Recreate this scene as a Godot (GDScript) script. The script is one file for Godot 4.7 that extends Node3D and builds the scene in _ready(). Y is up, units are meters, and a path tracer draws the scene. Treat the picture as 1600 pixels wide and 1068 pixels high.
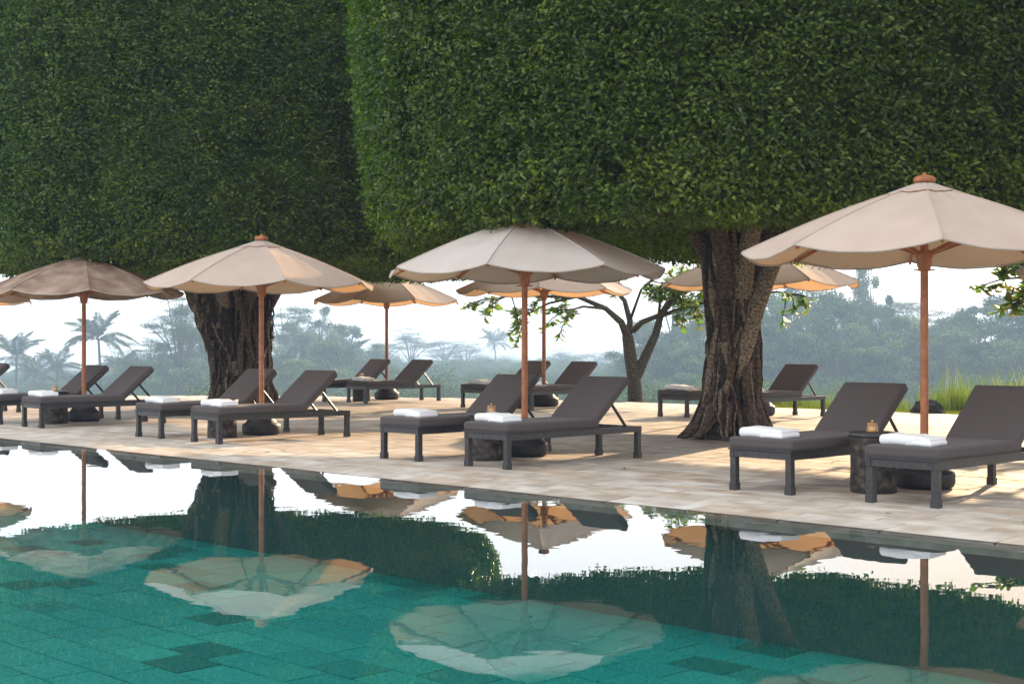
extends Node3D

# ------------------------------------------------------------------ mesh collector
class MB:
	var v := PackedVector3Array()
	var n := PackedVector3Array()
	var c := PackedColorArray()
	var i := PackedInt32Array()
	var col := Color.WHITE
	func vert(p: Vector3, nn: Vector3) -> int:
		v.append(p); n.append(nn); c.append(col)
		return v.size() - 1
	func face(a: int, b: int, d: int) -> void:
		# front faces run clockwise; turned to agree with the normals
		var g := (v[b] - v[a]).cross(v[d] - v[a])
		if g.dot(n[a] + n[b] + n[d]) > 0.0:
			i.append(a); i.append(d); i.append(b)
		else:
			i.append(a); i.append(b); i.append(d)
	func tri(a: Vector3, b: Vector3, d: Vector3) -> void:
		var g := (b - a).cross(d - a).normalized()
		var k := vert(a, g); vert(b, g); vert(d, g)
		face(k, k + 1, k + 2)
	func quad(a: Vector3, b: Vector3, d: Vector3, e: Vector3, nn: Vector3) -> void:
		var k := vert(a, nn); vert(b, nn); vert(d, nn); vert(e, nn)
		face(k, k + 1, k + 2); face(k, k + 2, k + 3)
	func box(p: Vector3, s: Vector3, bs := Basis()) -> void:
		var h := s * 0.5
		for ax in 3:
			for sg in [-1.0, 1.0]:
				var nn := Vector3.ZERO; nn[ax] = sg
				var u := Vector3.ZERO; u[(ax + 1) % 3] = h[(ax + 1) % 3]
				var w := Vector3.ZERO; w[(ax + 2) % 3] = h[(ax + 2) % 3]
				var o := nn * h[ax]
				quad(p + bs * (o - u - w), p + bs * (o + u - w), p + bs * (o + u + w), p + bs * (o - u + w), bs * nn)
	# box with rounded edges
	func rbox(p: Vector3, s: Vector3, r: float, bs := Basis(), seg := 5, wob := 0.0) -> void:
		var h := s * 0.5
		var inner := h - Vector3(r, r, r)
		for ax in 3:
			for sg in [-1.0, 1.0]:
				var ids := []
				for a in seg + 1:
					for b in seg + 1:
						var q := Vector3.ZERO
						q[ax] = sg * h[ax]
						q[(ax + 1) % 3] = h[(ax + 1) % 3] * spread(a, seg, r / h[(ax + 1) % 3])
						q[(ax + 2) % 3] = h[(ax + 2) % 3] * spread(b, seg, r / h[(ax + 2) % 3])
						var k := q.clamp(-inner, inner)
						var d := (q - k)
						d = d.normalized() if d.length() > 1e-6 else Vector3.ZERO
						var w := Vector3.ZERO
						if wob > 0.0:
							w = Vector3(sin(q.z * 31.0 + p.x * 7.0), sin(q.x * 23.0 + q.z * 17.0 + p.z * 5.0), sin(q.x * 37.0 + p.x * 3.0)) * wob
						ids.append(vert(p + bs * (k + d * r + w), bs * d))
				for a in seg:
					for b in seg:
						var k: int = a * (seg + 1) + b
						face(ids[k], ids[k + seg + 1], ids[k + seg + 2])
						face(ids[k], ids[k + seg + 2], ids[k + 1])
	# stone slab with its top at y = 0 and chamfered upper edges
	func slab(x: float, z: float, h: float, r: float) -> void:
		var o := [Vector2(-x, -z), Vector2(x, -z), Vector2(x, z), Vector2(-x, z)]
		var t := [Vector2(-x + r, -z + r), Vector2(x - r, -z + r), Vector2(x - r, z - r), Vector2(-x + r, z - r)]
		quad(Vector3(t[0].x, 0, t[0].y), Vector3(t[1].x, 0, t[1].y), Vector3(t[2].x, 0, t[2].y), Vector3(t[3].x, 0, t[3].y), Vector3.UP)
		for k in 4:
			var e: int = (k + 1) % 4
			var d: Vector2 = ((o[k] + o[e]) * 0.5).normalized()
			var side := Vector3(d.x, 0, d.y)
			quad(Vector3(t[k].x, 0, t[k].y), Vector3(t[e].x, 0, t[e].y), Vector3(o[e].x, -r, o[e].y), Vector3(o[k].x, -r, o[k].y), (side + Vector3.UP).normalized())
			quad(Vector3(o[k].x, -r, o[k].y), Vector3(o[e].x, -r, o[e].y), Vector3(o[e].x, -h, o[e].y), Vector3(o[k].x, -h, o[k].y), side)
	func spread(a: int, seg: int, e: float) -> float:
		# grid lines gathered at the rounded edges
		if a == 0: return -1.0
		if a == seg: return 1.0
		if seg == 3: return -1.0 + e if a == 1 else 1.0 - e
		if a == 1: return -1.0 + e * 0.45
		if a == seg - 1: return 1.0 - e * 0.45
		return lerpf(-1.0 + e, 1.0 - e, float(a - 2) / maxf(1.0, seg - 4))
	func tube(pts: Array, rad: Array, sides := 8, caps := true) -> void:
		var up := Vector3.UP
		var rings := []
		var m := pts.size()
		var side := Vector3.ZERO
		for k in m:
			var d: Vector3 = (pts[mini(k + 1, m - 1)] - pts[maxi(k - 1, 0)]).normalized()
			if side == Vector3.ZERO:
				side = d.cross(up if absf(d.y) < 0.9 else Vector3.RIGHT).normalized()
			side = (side - d * side.dot(d)).normalized()
			var o := d.cross(side)
			var ring := []
			for j in sides:
				var a := TAU * j / sides
				var nn: Vector3 = side * cos(a) + o * sin(a)
				ring.append(vert(pts[k] + nn * rad[k], nn))
			rings.append(ring)
		for k in m - 1:
			for j in sides:
				var j2 := (j + 1) % sides
				face(rings[k][j], rings[k + 1][j], rings[k + 1][j2])
				face(rings[k][j], rings[k + 1][j2], rings[k][j2])
		if caps:
			for e in [0, m - 1]:
				var d: Vector3 = (pts[0] - pts[1] if e == 0 else pts[m - 1] - pts[m - 2]).normalized()
				var cc := vert(pts[e], d)
				var rr := []
				for j in sides:
					rr.append(vert(v[rings[e][j]], d))
				for j in sides:
					face(cc, rr[j], rr[(j + 1) % sides])
	func lathe(prof: Array, sides := 24, p := Vector3.ZERO) -> void:
		# prof: Vector2(radius, height) from the bottom up
		var rings := []
		var m := prof.size()
		for k in m:
			var t: Vector2 = prof[mini(k + 1, m - 1)] - prof[maxi(k - 1, 0)]
			var nr := Vector2(t.y, -t.x).normalized()
			var ring := []
			for j in sides:
				var a := TAU * j / sides
				ring.append(vert(p + Vector3(cos(a) * prof[k].x, prof[k].y, sin(a) * prof[k].x), Vector3(cos(a) * nr.x, nr.y, sin(a) * nr.x)))
			rings.append(ring)
		for k in m - 1:
			for j in sides:
				var j2 := (j + 1) % sides
				face(rings[k][j], rings[k + 1][j], rings[k + 1][j2])
				face(rings[k][j], rings[k + 1][j2], rings[k][j2])
	# a leaf folded along its midrib: two triangles
	func leaf(p: Vector3, d: Vector3, nn: Vector3, l: float, w: float) -> void:
		var s := d.cross(nn).normalized()
		var m := p + d * l * 0.45 + nn * w * 0.22
		var k := vert(p, (nn - s * 0.25).normalized()); vert(m - s * w * 0.5, (nn + s * -0.35).normalized()); vert(p + d * l, (nn - s * 0.25).normalized())
		var q := vert(p, (nn + s * 0.25).normalized()); vert(p + d * l, (nn + s * 0.25).normalized()); vert(m + s * w * 0.5, (nn + s * 0.35).normalized())
		face(k, k + 1, k + 2); face(q, q + 1, q + 2)
	func mesh(flat := false, colored := false) -> ArrayMesh:
		var a := []
		a.resize(Mesh.ARRAY_MAX)
		a[Mesh.ARRAY_VERTEX] = v
		if not flat: a[Mesh.ARRAY_NORMAL] = n
		if colored: a[Mesh.ARRAY_COLOR] = c
		a[Mesh.ARRAY_INDEX] = i
		var m := ArrayMesh.new()
		m.add_surface_from_arrays(Mesh.PRIMITIVE_TRIANGLES, a)
		return m

# ------------------------------------------------------------------ helpers
const CAM := Vector3(0.0, 1.21, 7.8)
const FOCAL := 2240.0
const WATER := 0.055
var rng := RandomNumberGenerator.new()
var M := {}
var used := {}

func rnd(a: float, b: float) -> float:
	return rng.randf_range(a, b)

func numbered(called: String) -> String:
	used[called] = used.get(called, 0) + 1
	return called if used[called] == 1 else "%s_%03d" % [called, used[called] - 1]

func tag(o: Node3D, label: String, category := "", group := "", kind := "") -> void:
	if label: o.set_meta("label", label)
	if category: o.set_meta("category", category)
	if group: o.set_meta("group", group)
	if kind: o.set_meta("kind", kind)

func thing(called: String, label: String, category: String, at := Vector3.ZERO, turn := 0.0, group := "") -> Node3D:
	var o := Node3D.new()
	o.name = numbered(called)
	o.position = at
	o.rotation.y = turn
	tag(o, label, category, group)
	add_child(o)
	return o

func part(called: String, mesh: Mesh, m: Material, parent: Node3D, at := Vector3.ZERO, bs := Basis()) -> MeshInstance3D:
	var o := MeshInstance3D.new()
	o.name = called if parent != self else numbered(called)
	o.mesh = mesh
	o.material_override = m
	o.transform = Transform3D(bs, at)
	parent.add_child(o, true)
	return o

func structure(called: String, mesh: Mesh, m: Material, at := Vector3.ZERO) -> MeshInstance3D:
	var o := part(called, mesh, m, self, at)
	o.set_meta("kind", "structure")
	return o

func scatter(called: String, mesh: Mesh, m: Material, parent: Node3D, xf: Array, cols: Array) -> MultiMeshInstance3D:
	var mm := MultiMesh.new()
	mm.transform_format = MultiMesh.TRANSFORM_3D
	mm.use_colors = cols.size() > 0
	mm.mesh = mesh
	mm.instance_count = xf.size()
	for k in xf.size():
		mm.set_instance_transform(k, xf[k])
		if cols.size(): mm.set_instance_color(k, cols[k])
	var o := MultiMeshInstance3D.new()
	o.name = called if parent != self else numbered(called)
	o.multimesh = mm
	o.material_override = m
	o.set_meta("kind", "stuff")
	parent.add_child(o, true)
	return o

func noise_tex(sd: int, freq: float, lo: Color, hi: Color, octaves := 5, size := 512) -> ImageTexture:
	var f := FastNoiseLite.new()
	f.seed = sd
	f.noise_type = FastNoiseLite.TYPE_SIMPLEX_SMOOTH
	f.frequency = freq
	f.fractal_octaves = octaves
	var im := f.get_seamless_image(size, size, false, false, 0.15)
	im.convert(Image.FORMAT_RGB8)
	for y in size:
		for x in size:
			var t := im.get_pixel(x, y).r
			t = clampf((t - 0.2) / 0.6, 0.0, 1.0)
			im.set_pixel(x, y, lo.lerp(hi, t))
	return ImageTexture.create_from_image(im)

func mat(called: String, lin: Color, rough := 0.8, tex: Texture2D = null, tex_scale := 1.0, bump: Texture2D = null, bump_cm := 0.0, spec := 0.5) -> StandardMaterial3D:
	var m := StandardMaterial3D.new()
	m.resource_name = called
	m.albedo_color = lin.linear_to_srgb()
	m.roughness = rough
	m.metallic_specular = spec
	if tex or bump:
		m.uv1_triplanar = true
		m.uv1_world_triplanar = true
		m.uv1_scale = Vector3.ONE * tex_scale
	if tex: m.albedo_texture = tex
	if bump:
		m.heightmap_enabled = true
		m.heightmap_texture = bump
		m.heightmap_scale = bump_cm
	M[called] = m
	return m

# a place on the level, from its offset along and away from the pool edge
func at(s: float, t: float, y := 0.0) -> Vector3:
	return Vector3(s, y, -t)

# world place of something that stands X to the right of and D in front of the photographer
func seen(x: float, d: float, y := 0.0) -> Vector3:
	return Vector3((x - d) / sqrt(2.0), y, 7.8 - (x + d) / sqrt(2.0))

func project(p: Vector3) -> Vector3:
	var q := p - CAM
	var x := (q.x - q.z) / sqrt(2.0)
	var d := (-q.x - q.z) / sqrt(2.0)
	return Vector3(800.0 + FOCAL * x / maxf(d, 0.01), 534.0 - FOCAL * q.y / maxf(d, 0.01), d)

# ------------------------------------------------------------------ materials
var grain: Texture2D
var blotch: Texture2D
var fine: Texture2D

func make_materials() -> void:
	grain = noise_tex(3, 0.02, Color(0.72, 0.70, 0.68), Color.WHITE, 6)
	blotch = noise_tex(8, 0.006, Color(0.84, 0.81, 0.78), Color.WHITE, 6)
	fine = noise_tex(11, 0.05, Color(0.25, 0.25, 0.25), Color.WHITE, 4)
	# paving: sandstone of several tones
	var tones := [Color(0.54, 0.475, 0.405), Color(0.58, 0.52, 0.455), Color(0.49, 0.42, 0.35), Color(0.56, 0.50, 0.435), Color(0.51, 0.455, 0.40), Color(0.62, 0.57, 0.52), Color(0.52, 0.43, 0.345)]
	for k in tones.size():
		var m := mat("sandstone%d" % k, tones[k], 0.75, blotch, 0.7, fine, 0.06)
		m.uv1_offset = Vector3(k * 0.37, 0, k * 0.61)
	mat("mortar", Color(0.10, 0.08, 0.062), 0.95)
	var stone := noise_tex(21, 0.03, Color(0.8, 0.84, 0.82), Color.WHITE, 6)
	var greens := [Color(0.010, 0.238, 0.211), Color(0.014, 0.258, 0.224), Color(0.009, 0.184, 0.163), Color(0.020, 0.291, 0.241), Color(0.009, 0.226, 0.206), Color(0.006, 0.135, 0.120), Color(0.012, 0.246, 0.206)]
	for k in greens.size():
		mat("greenstone%d" % k, greens[k], 0.7, stone, 1.3, null, 0.0, 0.15)
	mat("grout", Color(0.005, 0.06, 0.055), 0.9)
	mat("ledge", Color(0.20, 0.23, 0.19), 0.35, blotch, 1.5)
	# woods, metal, cloth
	mat("dark_wood", Color(0.046, 0.043, 0.046), 0.42, grain, 2.0, fine, 0.03)
	mat("foot_metal", Color(0.035, 0.034, 0.037), 0.4)
	var weave := noise_tex(31, 0.12, Color(0.72, 0.72, 0.72), Color.WHITE, 3)
	mat("cushion", Color(0.122, 0.102, 0.100), 0.9, weave, 4.0, weave, 0.08, 0.3)
	M.cushion.rim_enabled = true
	M.cushion.rim = 0.35
	mat("piping", Color(0.070, 0.062, 0.062), 0.9)
	mat("towel", Color(0.78, 0.77, 0.78), 0.95, null, 1.0, null, 0.0, 0.2)
	M.towel.heightmap_enabled = true
	M.towel.heightmap_texture = fine
	M.towel.heightmap_scale = 0.12
	M.towel.uv1_triplanar = true
	M.towel.uv1_world_triplanar = true
	M.towel.uv1_scale = Vector3.ONE * 6.0
	var streak := noise_tex(41, 0.01, Color(0.84, 0.8, 0.77), Color.WHITE, 4)
	mat("teak", Color(0.43, 0.150, 0.052), 0.45, streak, 1.5)
	mat("urn", Color(0.034, 0.028, 0.034), 0.55, grain, 2.5, fine, 0.1)
	mat("stump", Color(0.10, 0.078, 0.062), 0.7, noise_tex(44, 0.014, Color(0.28, 0.25, 0.24), Color.WHITE, 5), 1.6, fine, 0.2)
	mat("stump_top", Color(0.045, 0.04, 0.042), 0.45, grain, 2.0)
	var cloth := noise_tex(51, 0.01, Color(0.96, 0.955, 0.945), Color.WHITE, 5)
	var stains := noise_tex(53, 0.012, Color(0.66, 0.60, 0.55), Color(0.9, 0.88, 0.86), 6)
	for k in ["canvas", "canvas_stained", "canvas_bleached"]:
		var m := mat(k, Color(0.70, 0.64, 0.60) if k == "canvas_bleached" else Color(0.66, 0.545, 0.475), 0.9, stains if k == "canvas_stained" else cloth, 0.45, null, 0.0, 0.2)
		m.backlight_enabled = true
		m.backlight = Color(0.80, 0.65, 0.42)
	mat("hem", Color(0.42, 0.34, 0.28), 0.9)
	mat("brass", Color(0.55, 0.36, 0.12), 0.3)
	M.brass.metallic = 0.8
	mat("candle", Color(0.75, 0.5, 0.2), 0.6)
	var g := StandardMaterial3D.new()
	g.resource_name = "amber_glass"
	g.albedo_color = Color(0.85, 0.55, 0.12, 0.35)
	g.transparency = BaseMaterial3D.TRANSPARENCY_ALPHA
	g.roughness = 0.05
	M.amber = g
	# plants
	var bark := noise_tex(61, 0.02, Color(0.42, 0.38, 0.35), Color.WHITE, 6)
	mat("bark_dark", Color(0.080, 0.055, 0.040), 0.9, bark, 1.4, bark, 2.5)
	mat("bark_brown", Color(0.20, 0.142, 0.10), 0.9, bark, 1.8, bark, 1.5)
	mat("bark_pale", Color(0.44, 0.35, 0.25), 0.9, bark, 2.2, bark, 1.0)
	mat("bark_grey", Color(0.15, 0.125, 0.10), 0.9, noise_tex(66, 0.03, Color(0.3, 0.3, 0.26), Color.WHITE, 5), 1.6, bark, 2.0)
	var lf := mat("leaf", Color.WHITE, 0.30, null, 1.0, null, 0.0, 0.5)
	lf.vertex_color_use_as_albedo = true
	lf.backlight_enabled = true
	lf.backlight = Color(0.80, 1.0, 0.26)
	var fl := mat("far_leaf", Color.WHITE, 0.85, null, 1.0, null, 0.0, 0.4)
	fl.vertex_color_use_as_albedo = true
	fl.backlight_enabled = true
	fl.backlight = Color(0.30, 0.38, 0.16)
	var gr := mat("grass_blade", Color.WHITE, 0.6, null, 1.0, null, 0.0, 0.4)
	gr.vertex_color_use_as_albedo = true
	gr.backlight_enabled = true
	gr.backlight = Color(0.75, 0.8, 0.4)
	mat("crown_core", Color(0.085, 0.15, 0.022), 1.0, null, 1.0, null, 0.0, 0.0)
	var big := mat("big_leaf", Color(0.06, 0.135, 0.03), 0.35)
	big.backlight_enabled = true
	big.backlight = Color(0.45, 0.62, 0.14)
	var big2 := mat("big_leaf_old", Color(0.085, 0.10, 0.03), 0.45)
	big2.backlight_enabled = true
	big2.backlight = Color(0.5, 0.5, 0.15)
	var yel := mat("big_leaf_yellow", Color(0.5, 0.34, 0.03), 0.45)
	yel.backlight_enabled = true
	yel.backlight = Color(0.7, 0.5, 0.1)
	mat("soil", Color(0.075, 0.085, 0.035), 1.0, blotch, 0.05)
	mat("lawn", Color(0.20, 0.23, 0.045), 1.0, grain, 0.6, fine, 1.5)
	mat("rock", Color(0.045, 0.038, 0.034), 0.8, bark, 2.0, bark, 3.0)
	# water: a smooth clear sheet with slow ripples
	var w := StandardMaterial3D.new()
	w.resource_name = "water"
	w.albedo_color = Color(0.1, 0.45, 0.42, 0.03)
	w.transparency = BaseMaterial3D.TRANSPARENCY_ALPHA
	w.roughness = 0.0
	w.metallic_specular = 0.5
	w.heightmap_enabled = true
	w.heightmap_texture = noise_tex(71, 0.012, Color.BLACK, Color.WHITE, 3)
	w.heightmap_scale = 0.017
	w.uv1_triplanar = true
	w.uv1_world_triplanar = true
	w.uv1_scale = Vector3.ONE * 0.35
	M.water = w

# ------------------------------------------------------------------ the level, the pool and the land
var deck_poly := PackedVector2Array()

func deck_y(t: float) -> float:
	return 0.07 * clampf(1.0 - t / 1.4, 0.0, 1.0)

func ground_y(x: float, z: float) -> float:
	var p := Vector2(x, -z)
	var d := 1e9
	for k in land_poly.size():
		d = minf(d, p.distance_to(Geometry2D.get_closest_point_to_segment(p, land_poly[k], land_poly[(k + 1) % land_poly.size()])))
	if Geometry2D.is_point_in_polygon(p, land_poly):
		return -1.7
	var y := -1.7 - 13.0 * (1.0 - exp(-d / 22.0))
	return y + 0.5 * sin(x * 0.13) * cos(z * 0.11) * clampf(d / 20.0, 0.0, 1.0)

var land_poly := PackedVector2Array()

func make_level() -> void:
	# the paved level: straight along the pool, rounded off at its far left corner
	deck_poly = PackedVector2Array([Vector2(9, 0), Vector2(9, 14.7), Vector2(-12, 14.6), Vector2(-18.7, 14.5), Vector2(-22.8, 13.4), Vector2(-25.4, 12.3), Vector2(-28.0, 10.4), Vector2(-31, 7.5), Vector2(-33.5, 4), Vector2(-34.5, 0)])
	land_poly = deck_poly.duplicate()
	land_poly[0] = Vector2(12, -16)
	land_poly[1] = Vector2(12, 18.5)
	land_poly[2] = Vector2(-12.5, 18.0)
	land_poly[3] = Vector2(-18.7, 15.6)
	land_poly[9] = Vector2(-36, -16)
	var b := MB.new()
	var tr := Geometry2D.triangulate_polygon(deck_poly)
	var tri_pts := func(poly: PackedVector2Array, idx: PackedInt32Array, y: float):
		var k0 := b.v.size()
		for q in poly:
			b.vert(Vector3(q.x, y, -q.y), Vector3.UP)
		for k in range(0, idx.size(), 3):
			b.face(k0 + idx[k], k0 + idx[k + 1], k0 + idx[k + 2])
	var inner := deck_poly.duplicate()
	inner[0] = Vector2(9, 1.38); inner[9] = Vector2(-34.2, 1.38)
	tri_pts.call(inner, Geometry2D.triangulate_polygon(inner), -0.012)
	# ramp of the last tile rows up to the water's edge
	b.quad(Vector3(-34.5, -0.012, -1.39), Vector3(9, -0.012, -1.39), Vector3(9, 0.056, 0.0), Vector3(-34.5, 0.056, 0.0), Vector3(0, 1, -0.05).normalized())
	for k in range(1, deck_poly.size()):
		var p := deck_poly[k]
		var q := deck_poly[(k + 1) % deck_poly.size()]
		if k == deck_poly.size() - 1: break
		var o := Vector3(-(q - p).y, 0, -(q - p).x).normalized()
		b.quad(Vector3(p.x, -0.013, -p.y), Vector3(q.x, -0.013, -q.y), Vector3(q.x, -1.8, -q.y), Vector3(p.x, -1.8, -p.y), o)
	var deck := structure("deck", b.mesh(), M.mortar)
	# paving stones in running bond, each with a chamfered edge
	var lx := 0.75
	var lz := 0.35
	var shapes := []
	for k in 4:
		var t := MB.new()
		rng.seed = 500 + k
		t.slab((lx - rnd(0.010, 0.018)) * 0.5, (lz - rnd(0.014, 0.024)) * 0.5, 0.03, 0.005)
		shapes.append(t)
	var shape_meshes := shapes.map(func(t): return t.mesh())
	var spots := []
	rng.seed = 77
	var rows := int(15.0 / lz)
	for r in rows:
		var tc := (r + 0.5) * lz
		var off := (0.5 if r % 2 else 0.0) * lx + rnd(-0.04, 0.04)
		for q in int(44.5 / lx):
			var sc := -34.6 + (q + 0.5) * lx + off
			if not Geometry2D.is_point_in_polygon(Vector2(sc, tc), deck_poly): continue
			if Geometry2D.is_point_in_polygon(Vector2(sc - lx * 0.4, tc + lz * 0.4), deck_poly) == false: continue
			var tilt := atan(0.05) if tc < 1.4 else 0.0
			var y := deck_y(tc) + rnd(-0.0015, 0.0015)
			var xf := Transform3D(Basis(Vector3.RIGHT, tilt) * Basis(Vector3.UP, rnd(-0.004, 0.004)), at(sc, tc, y))
			var pr := project(xf.origin)
			var size := 0.0
			if pr.z > 1.0 and pr.x > -30 and pr.x < 1630 and pr.y < 1100:
				size = 1.0 / pow(pr.z, 3.0)
			spots.append([size, xf, rng.randi() % 4, (rng.randi() + int(tc * 2.0)) % 7])
	spots.sort_custom(func(a, c): return a[0] > c[0])
	for k in mini(300, spots.size()):
		part("paving_stone", shape_meshes[spots[k][2]], M["sandstone%d" % spots[k][3]], deck, spots[k][1].origin, spots[k][1].basis)
	for tone in 7:
		var rest := MB.new()
		for k in range(300, spots.size()):
			if spots[k][3] != tone: continue
			var t: MB = shapes[spots[k][2]]
			var k0 := rest.v.size()
			var xf: Transform3D = spots[k][1]
			rest.v.append_array(xf * t.v)
			for nn in t.n: rest.n.append(xf.basis * nn)
			for idx in t.i: rest.i.append(k0 + idx)
		var o := part("distant_paving", rest.mesh(), M["sandstone%d" % tone], deck)
		o.set_meta("kind", "stuff")
	# pool: ledge, walls, floor of green stone tiles, water
	var e := MB.new()
	e.box(Vector3(-13, WATER - 0.035, 0.08), Vector3(43, 0.04, 0.155))
	structure("pool_ledge", e.mesh(), M.ledge)
	var w := MB.new()
	var fl := -0.75
	w.quad(Vector3(-34.5, fl - 0.01, 0), Vector3(8.5, fl - 0.01, 0), Vector3(8.5, fl - 0.01, 13), Vector3(-34.5, fl - 0.01, 13), Vector3.UP)
	w.quad(Vector3(-34.5, fl - 0.01, 0.004), Vector3(8.5, fl - 0.01, 0.004), Vector3(8.5, 0.0, 0.004), Vector3(-34.5, 0.0, 0.004), Vector3(0, 0, 1))
	w.quad(Vector3(-34.5, fl - 0.01, 13), Vector3(8.5, fl - 0.01, 13), Vector3(8.5, 0.06, 13), Vector3(-34.5, 0.06, 13), Vector3(0, 0, -1))
	w.quad(Vector3(-34.5, fl - 0.01, 0), Vector3(-34.5, fl - 0.01, 13), Vector3(-34.5, 0.06, 13), Vector3(-34.5, 0.06, 0), Vector3(1, 0, 0))
	w.quad(Vector3(8.5, fl - 0.01, 0), Vector3(8.5, fl - 0.01, 13), Vector3(8.5, 0.06, 13), Vector3(8.5, 0.06, 0), Vector3(-1, 0, 0))
	var basin := structure("pool_basin", w.mesh(), M.grout)
	var px := 0.42
	var pz := 0.32
	var tile := MB.new()
	tile.slab((px - 0.013) * 0.5, (pz - 0.013) * 0.5, 0.012, 0.002)
	var tile_mesh := tile.mesh()
	spots = []
	for r in int(13.0 / pz):
		for q in int(43.0 / px):
			var x := -34.5 + (q + 0.5 + (0.5 if r % 2 else 0.0)) * px
			var z := (r + 0.5) * pz
			if x > 8.3: continue
			var p := Vector3(x, fl + rnd(-0.0015, 0.0015), z)
			var pr := project(p)
			var size := 0.0
			if pr.z > 1.0 and pr.x > -60 and pr.x < 1660 and pr.y < 1120:
				size = 1.0 / pow(pr.z, 3.0)
			spots.append([size, p, [0, 0, 1, 1, 2, 3, 4, 4, 6, 6, 0, 1, 4, 5][rng.randi() % 14]])
	spots.sort_custom(func(a, c): return a[0] > c[0])
	for k in 300:
		part("pool_tile", tile_mesh, M["greenstone%d" % spots[k][2]], basin, spots[k][1])
	for tone in 7:
		var rest := MB.new()
		for k in range(300, spots.size()):
			if spots[k][2] != tone: continue
			var k0 := rest.v.size()
			for p in tile.v: rest.v.append(p + spots[k][1])
			rest.n.append_array(tile.n)
			for idx in tile.i: rest.i.append(k0 + idx)
		var o := part("distant_pool_tiles", rest.mesh(), M["greenstone%d" % tone], basin)
		o.set_meta("kind", "stuff")
	var wm := MB.new()
	wm.quad(Vector3(-34.5, 0, 0.002), Vector3(8.5, 0, 0.002), Vector3(8.5, 0, 13), Vector3(-34.5, 0, 13), Vector3.UP)
	structure("pool_water", wm.mesh(), M.water, Vector3(0, WATER, 0))
	# paved terrace on the photographer's side of the pool
	var nd := MB.new()
	nd.box(Vector3(-12, -0.87, 14.55), Vector3(48, 1.88, 3.0))
	structure("terrace", nd.mesh(), M.sandstone3)
	# lawn strip beyond the paving
	var lb := MB.new()
	var outer := [Vector2(12, 18.5), Vector2(-12.5, 18.0), Vector2(-18.7, 15.6), Vector2(-22.9, 13.9), Vector2(-25.7, 12.7), Vector2(-28.4, 10.8), Vector2(-31.5, 7.9), Vector2(-34, 4.2), Vector2(-36, 0)]
	var near := [Vector2(9.0, 14.7), Vector2(-12, 14.6), Vector2(-18.7, 14.5), Vector2(-22.8, 13.4), Vector2(-25.4, 12.3), Vector2(-28.0, 10.4), Vector2(-31, 7.5), Vector2(-33.5, 4), Vector2(-34.5, 0)]
	for k in outer.size() - 1:
		var a: Vector2 = near[k]
		var c: Vector2 = near[k + 1]
		var d: Vector2 = outer[k + 1]
		var f: Vector2 = outer[k]
		lb.quad(Vector3(a.x, -0.02, -a.y), Vector3(c.x, -0.02, -c.y), Vector3(d.x, -0.10, -d.y), Vector3(f.x, -0.10, -f.y), Vector3.UP)
		var o := Vector3(-(d - f).y, 0.5, -(d - f).x).normalized()
		var dd := (d - (c + a) * 0.5).normalized() * 2.0
		lb.quad(Vector3(f.x, -0.10, -f.y), Vector3(d.x, -0.10, -d.y), Vector3(d.x + dd.x, -3.0, -d.y - dd.y), Vector3(f.x + dd.x, -3.0, -f.y - dd.y), o)
	structure("lawn", lb.mesh(), M.lawn)
	# land falling away to the valley, as one sheet
	var gb := MB.new()
	var xs := []
	var v := -700.0
	while v < 700.0:
		xs.append(v)
		v += 4.0 if absf(v + 20.0) < 90.0 else 20.0
	var ids := {}
	for a in xs.size():
		for c in xs.size():
			var x: float = xs[a]
			var z: float = xs[c] - 10.0
			var y := ground_y(x, z)
			var g := Vector3(ground_y(x - 1, z) - ground_y(x + 1, z), 2.0, ground_y(x, z - 1) - ground_y(x, z + 1)).normalized()
			ids[a * 1000 + c] = gb.vert(Vector3(x, y, z), g)
	for a in xs.size() - 1:
		for c in xs.size() - 1:
			gb.face(ids[a * 1000 + c], ids[a * 1000 + 1000 + c], ids[a * 1000 + 1001 + c])
			gb.face(ids[a * 1000 + c], ids[a * 1000 + 1001 + c], ids[a * 1000 + c + 1])
	structure("ground", gb.mesh(), M.soil)

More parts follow.
